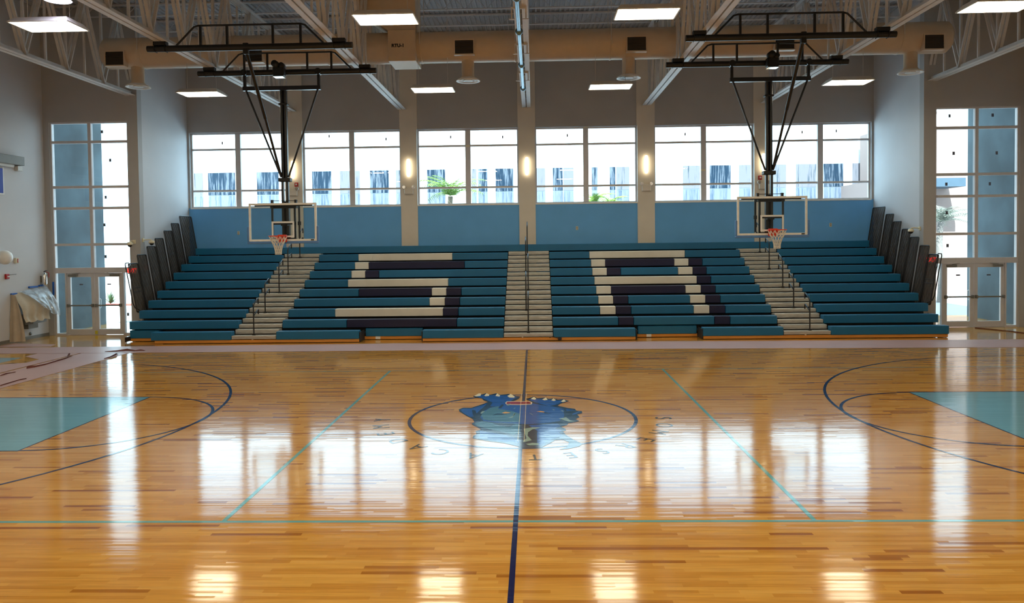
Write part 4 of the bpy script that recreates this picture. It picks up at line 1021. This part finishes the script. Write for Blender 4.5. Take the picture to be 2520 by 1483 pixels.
C_ = paper('rosin_paper', [(-13.0+(.7 if 5.6<y<6.6 else 0)+random.uniform(-.01,.01),y) for y in ys], [(-11.9+random.uniform(-.015,.015),y) for y in ys], 'pink rosin paper sheet between the torn seam and the light blue apron')
D_ = paper('rosin_paper', [(-15.2+.4*i,8.98) for i in range(5)], [(-15.15+.36*i,9.75-.08*i) for i in range(5)], 'pale dusty paper sheet between the drinking fountain and the long strip')
def curl(pxs, h, parent, w=.10):
    """a torn flap standing up along a pixel path on the floor"""
    pts = [atZ(x,y,.0) for x,y in pxs]; mb = MB(); n = len(pts); vs = []
    for i,p in enumerate(pts):
        f = sin(pi*(i+.3)/n); hh = h[i]*.6
        vs += [(p.x,p.y,.008),(p.x-.03,p.y+w*.5,.008+hh*.7),(p.x-.01,p.y+w*.9,.008+hh)]
    fs = []
    for i in range(n-1):
        for k in (0,1): fs.append((3*i+k,3*i+3+k,3*i+4+k,3*i+1+k))
    mb.add(vs, fs, 0, True)
    obj('curled_flap', mb, MT['paperb'], parent, 'dark brown curled torn edge')
curl([(65,908),(84,905),(110,899),(140,890),(160,884),(178,876)], [.10,.06,.05,.06,.05,.01], B)
curl([(166,882),(170,876),(173,873)], [.06,.12,.03], B, .03)
curl([(256,884),(270,881),(282,876),(288,872)], [.03,.06,.09,.02], B)
curl([(0,951),(20,945),(45,937),(65,933)], [.04,.04,.03,.02], B)
curl([(0,926),(8,924),(20,920),(38,917)], [.03,.06,.02,.02], C_)
curl([(258,866),(285,866),(310,864),(330,865),(343,864),(356,864)], [.01,.05,.09,.04,.06,.01], A)
curl([(2416,807),(2450,812),(2485,816),(2520,820)], [.02,.03,.03,.03], A, .04) if False else None
q = [atZ(x,y,0) for x,y in ((2400,807),(2440,811),(2480,815),(2530,821))]
single('brown_paper_edge', MB().tube([(p.x,p.y,.014) for p in q], .014, 6), MT['paperb'], 'thin rolled brown paper edge on the floor before the right doors', 'floor paper', (q[0].x,q[0].y,0))

# ------------------------------------------------------------------ outside
struct('ground', MB().box(-70,70,YN+.3,110,-.25,-.02), MT['ground'], 'pale pavement outside')
for s,(xa,xb) in ((-1,(XWL-.35,XWL-.05)),(1,(XWR+.05,XWR+.35))):
    struct('exterior_wall_%s' % ('left' if s<0 else 'right'), MB().box(xa,xb,YN+.27,15.0,-.02,8.2), MT['wing'], 'grey outside wall of the %s entrance porch' % ('left' if s<0 else 'right'))
FY = 30.
t = thing('school_building', 'sunlit white building with dark streaked windows outside the back windows', 'building', (0,FY,0))
obj('facade_wall', MB().box(-21.5,23.5,FY,FY+6,-.02,9.6), MT['facade'], t)
obj('parapet_cap', MB().box(-21.6,23.6,FY-.1,FY+6.1,9.6,9.85), MT['facade'], t)
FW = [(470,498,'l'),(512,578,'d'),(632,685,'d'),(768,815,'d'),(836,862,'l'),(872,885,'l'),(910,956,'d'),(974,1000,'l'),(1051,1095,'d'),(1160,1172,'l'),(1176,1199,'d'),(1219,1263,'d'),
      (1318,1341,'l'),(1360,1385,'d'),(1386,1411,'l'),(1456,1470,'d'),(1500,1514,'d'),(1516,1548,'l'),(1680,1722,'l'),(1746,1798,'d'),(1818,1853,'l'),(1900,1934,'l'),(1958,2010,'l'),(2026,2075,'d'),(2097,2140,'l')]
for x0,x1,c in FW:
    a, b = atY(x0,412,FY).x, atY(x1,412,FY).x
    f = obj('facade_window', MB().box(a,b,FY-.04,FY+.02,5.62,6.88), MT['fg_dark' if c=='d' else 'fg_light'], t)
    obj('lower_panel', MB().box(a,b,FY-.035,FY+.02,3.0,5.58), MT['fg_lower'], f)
# second building to the right, seen through the glazed entrance
t = thing('peach_building', 'sunlit peach stucco wall outside the right glazed entrance', 'building', (20,25,0))
obj('wall', MB().box(16.9,27,25.5,29.5,-.02,5.6), MT['peach'], t)
obj('upper_wall', MB().box(17.9,27,26.2,29.5,5.6,8.3), MT['peach'], t)
obj('canopy', MB().box(17.2,20.4,23.9,25.5,5.15,5.55), MT['canopy'], t)
obj('roof_rail', MB().tube([(16.95,25.6,6.3),(18.0,25.6,6.3)],.03).tube([(16.95,25.6,6.9),(18.0,25.6,6.9)],.03).tube([(17.5,25.6,5.6),(17.5,25.6,6.9)],.03), MT['lgrey'], t)
def palm(x, y, h, r, lab, nf=16, seed=1, fm='frond', tm='trunk'):
    rnd = random.Random(seed)
    t = thing('palm_tree', lab, 'palm tree', (x,y,0), 'palms outside')
    obj('trunk', MB().tube([(x+.06*sin(i*.8),y,h*i/8-.03) for i in range(9)], [.16-.006*i for i in range(9)], 10), MT[tm], t)
    mb = MB()
    for k in range(nf):
        a = 2*pi*k/nf+rnd.uniform(-.15,.15); el = rnd.uniform(.35,1.4); L_ = r*rnd.uniform(.8,1.15)
        prev = []
        for i in range(9):
            f = i/8; rr = L_*f*cos(el*(1-.5*f)); zz = h + L_*(f*sin(el) - .55*f*f)
            prev.append(Vector((x+rr*cos(a), y+rr*sin(a), zz)))
        mb.tube(prev, [.02-.0018*i for i in range(9)], 5)
        for i in range(1,9):
            for s in (-1,1):
                for sub in (0,.5):
                    p = prev[i-1].lerp(prev[i], sub+.25); d = (prev[i]-prev[i-1]).normalized(); side = d.cross(Vector((0,0,1))).normalized()*s
                    ll = r*.34*(1-.5*abs(i/8-.45)); tip = p+side*ll*.75+d*ll*.55+Vector((0,0,-.25*ll)); w = d*.022
                    mb.add([p-w,p+w,tip], [(0,1,2)])
    obj('fronds', mb, MT[fm], t)
p = atY(1108,462,22); palm(p.x,22,p.z-.35,1.75,'palm tree outside the window left of the middle pier',26,2)
p = atY(1462,470,22); palm(p.x,22,p.z-.5,1.0,'slimmer palm outside the window right of the middle pier',14,5)
p = atY(1507,470,22.5); palm(p.x,23.4,p.z-.6,1.15,'bushier palm beside the slim palm outside the window',16,8)
p = atY(2315,545,21); palm(p.x,21,p.z,1.5,'pale palm outside the right glazed entrance',22,11,'frond_hazed','trunk_hazed')
p = atY(273,792,24)
t = thing('garden_shrub', 'small shrub in red mulch outside the left doors', 'shrub', (p.x,24,0))
m = MB(); rnd = random.Random(4)
for k in range(60):
    a = rnd.uniform(0,6.28); e = rnd.uniform(.2,1.4); l = rnd.uniform(.3,.7); b = Vector((p.x,24,.05)); tip = b+Vector((cos(a)*cos(e),sin(a)*cos(e),sin(e)))*l; w = Vector((-sin(a),cos(a),0))*.03
    mid = b.lerp(tip,.6); m.add([b,mid-w,tip,mid+w], [(0,1,2,3)])
obj('leaves', m, mat('shrub_leaf',(60,84,50),.7), t)
obj('mulch_bed', MB().box(p.x-.6,p.x+1.2,23.6,24.5,-.02,.02), MT['mulch'], t)

# ------------------------------------------------------------------ daylight
sun = bpy.data.lights.new('sun','SUN'); so = bpy.data.objects.new('sun', sun); COL.objects.link(so)
sun.energy = 21; sun.angle = radians(.6); sun.color = (1,.97,.92)
d = Vector((.15,.60,-.79)).normalized(); so.rotation_euler = d.to_track_quat('-Z','Y').to_euler()
W = bpy.data.worlds.new('sky'); S.world = W; W.use_nodes = True
bg = W.node_tree.nodes['Background']; bg.inputs[0].default_value = (.80,.93,1.0,1); bg.inputs[1].default_value = 4.0

bpy.data.objects.remove(fo); bpy.data.curves.remove(fc)
S.view_settings.view_transform = 'Standard'; S.view_settings.look = 'None'; S.view_settings.gamma = 1; S.view_settings.use_curve_mapping = False
S.view_settings.exposure = .35
S.cycles.max_bounces = 8; S.cycles.diffuse_bounces = 4; S.cycles.glossy_bounces = 4; S.cycles.transparent_max_bounces = 12
S.cycles.use_denoising = True; S.cycles.sample_clamp_indirect = 8
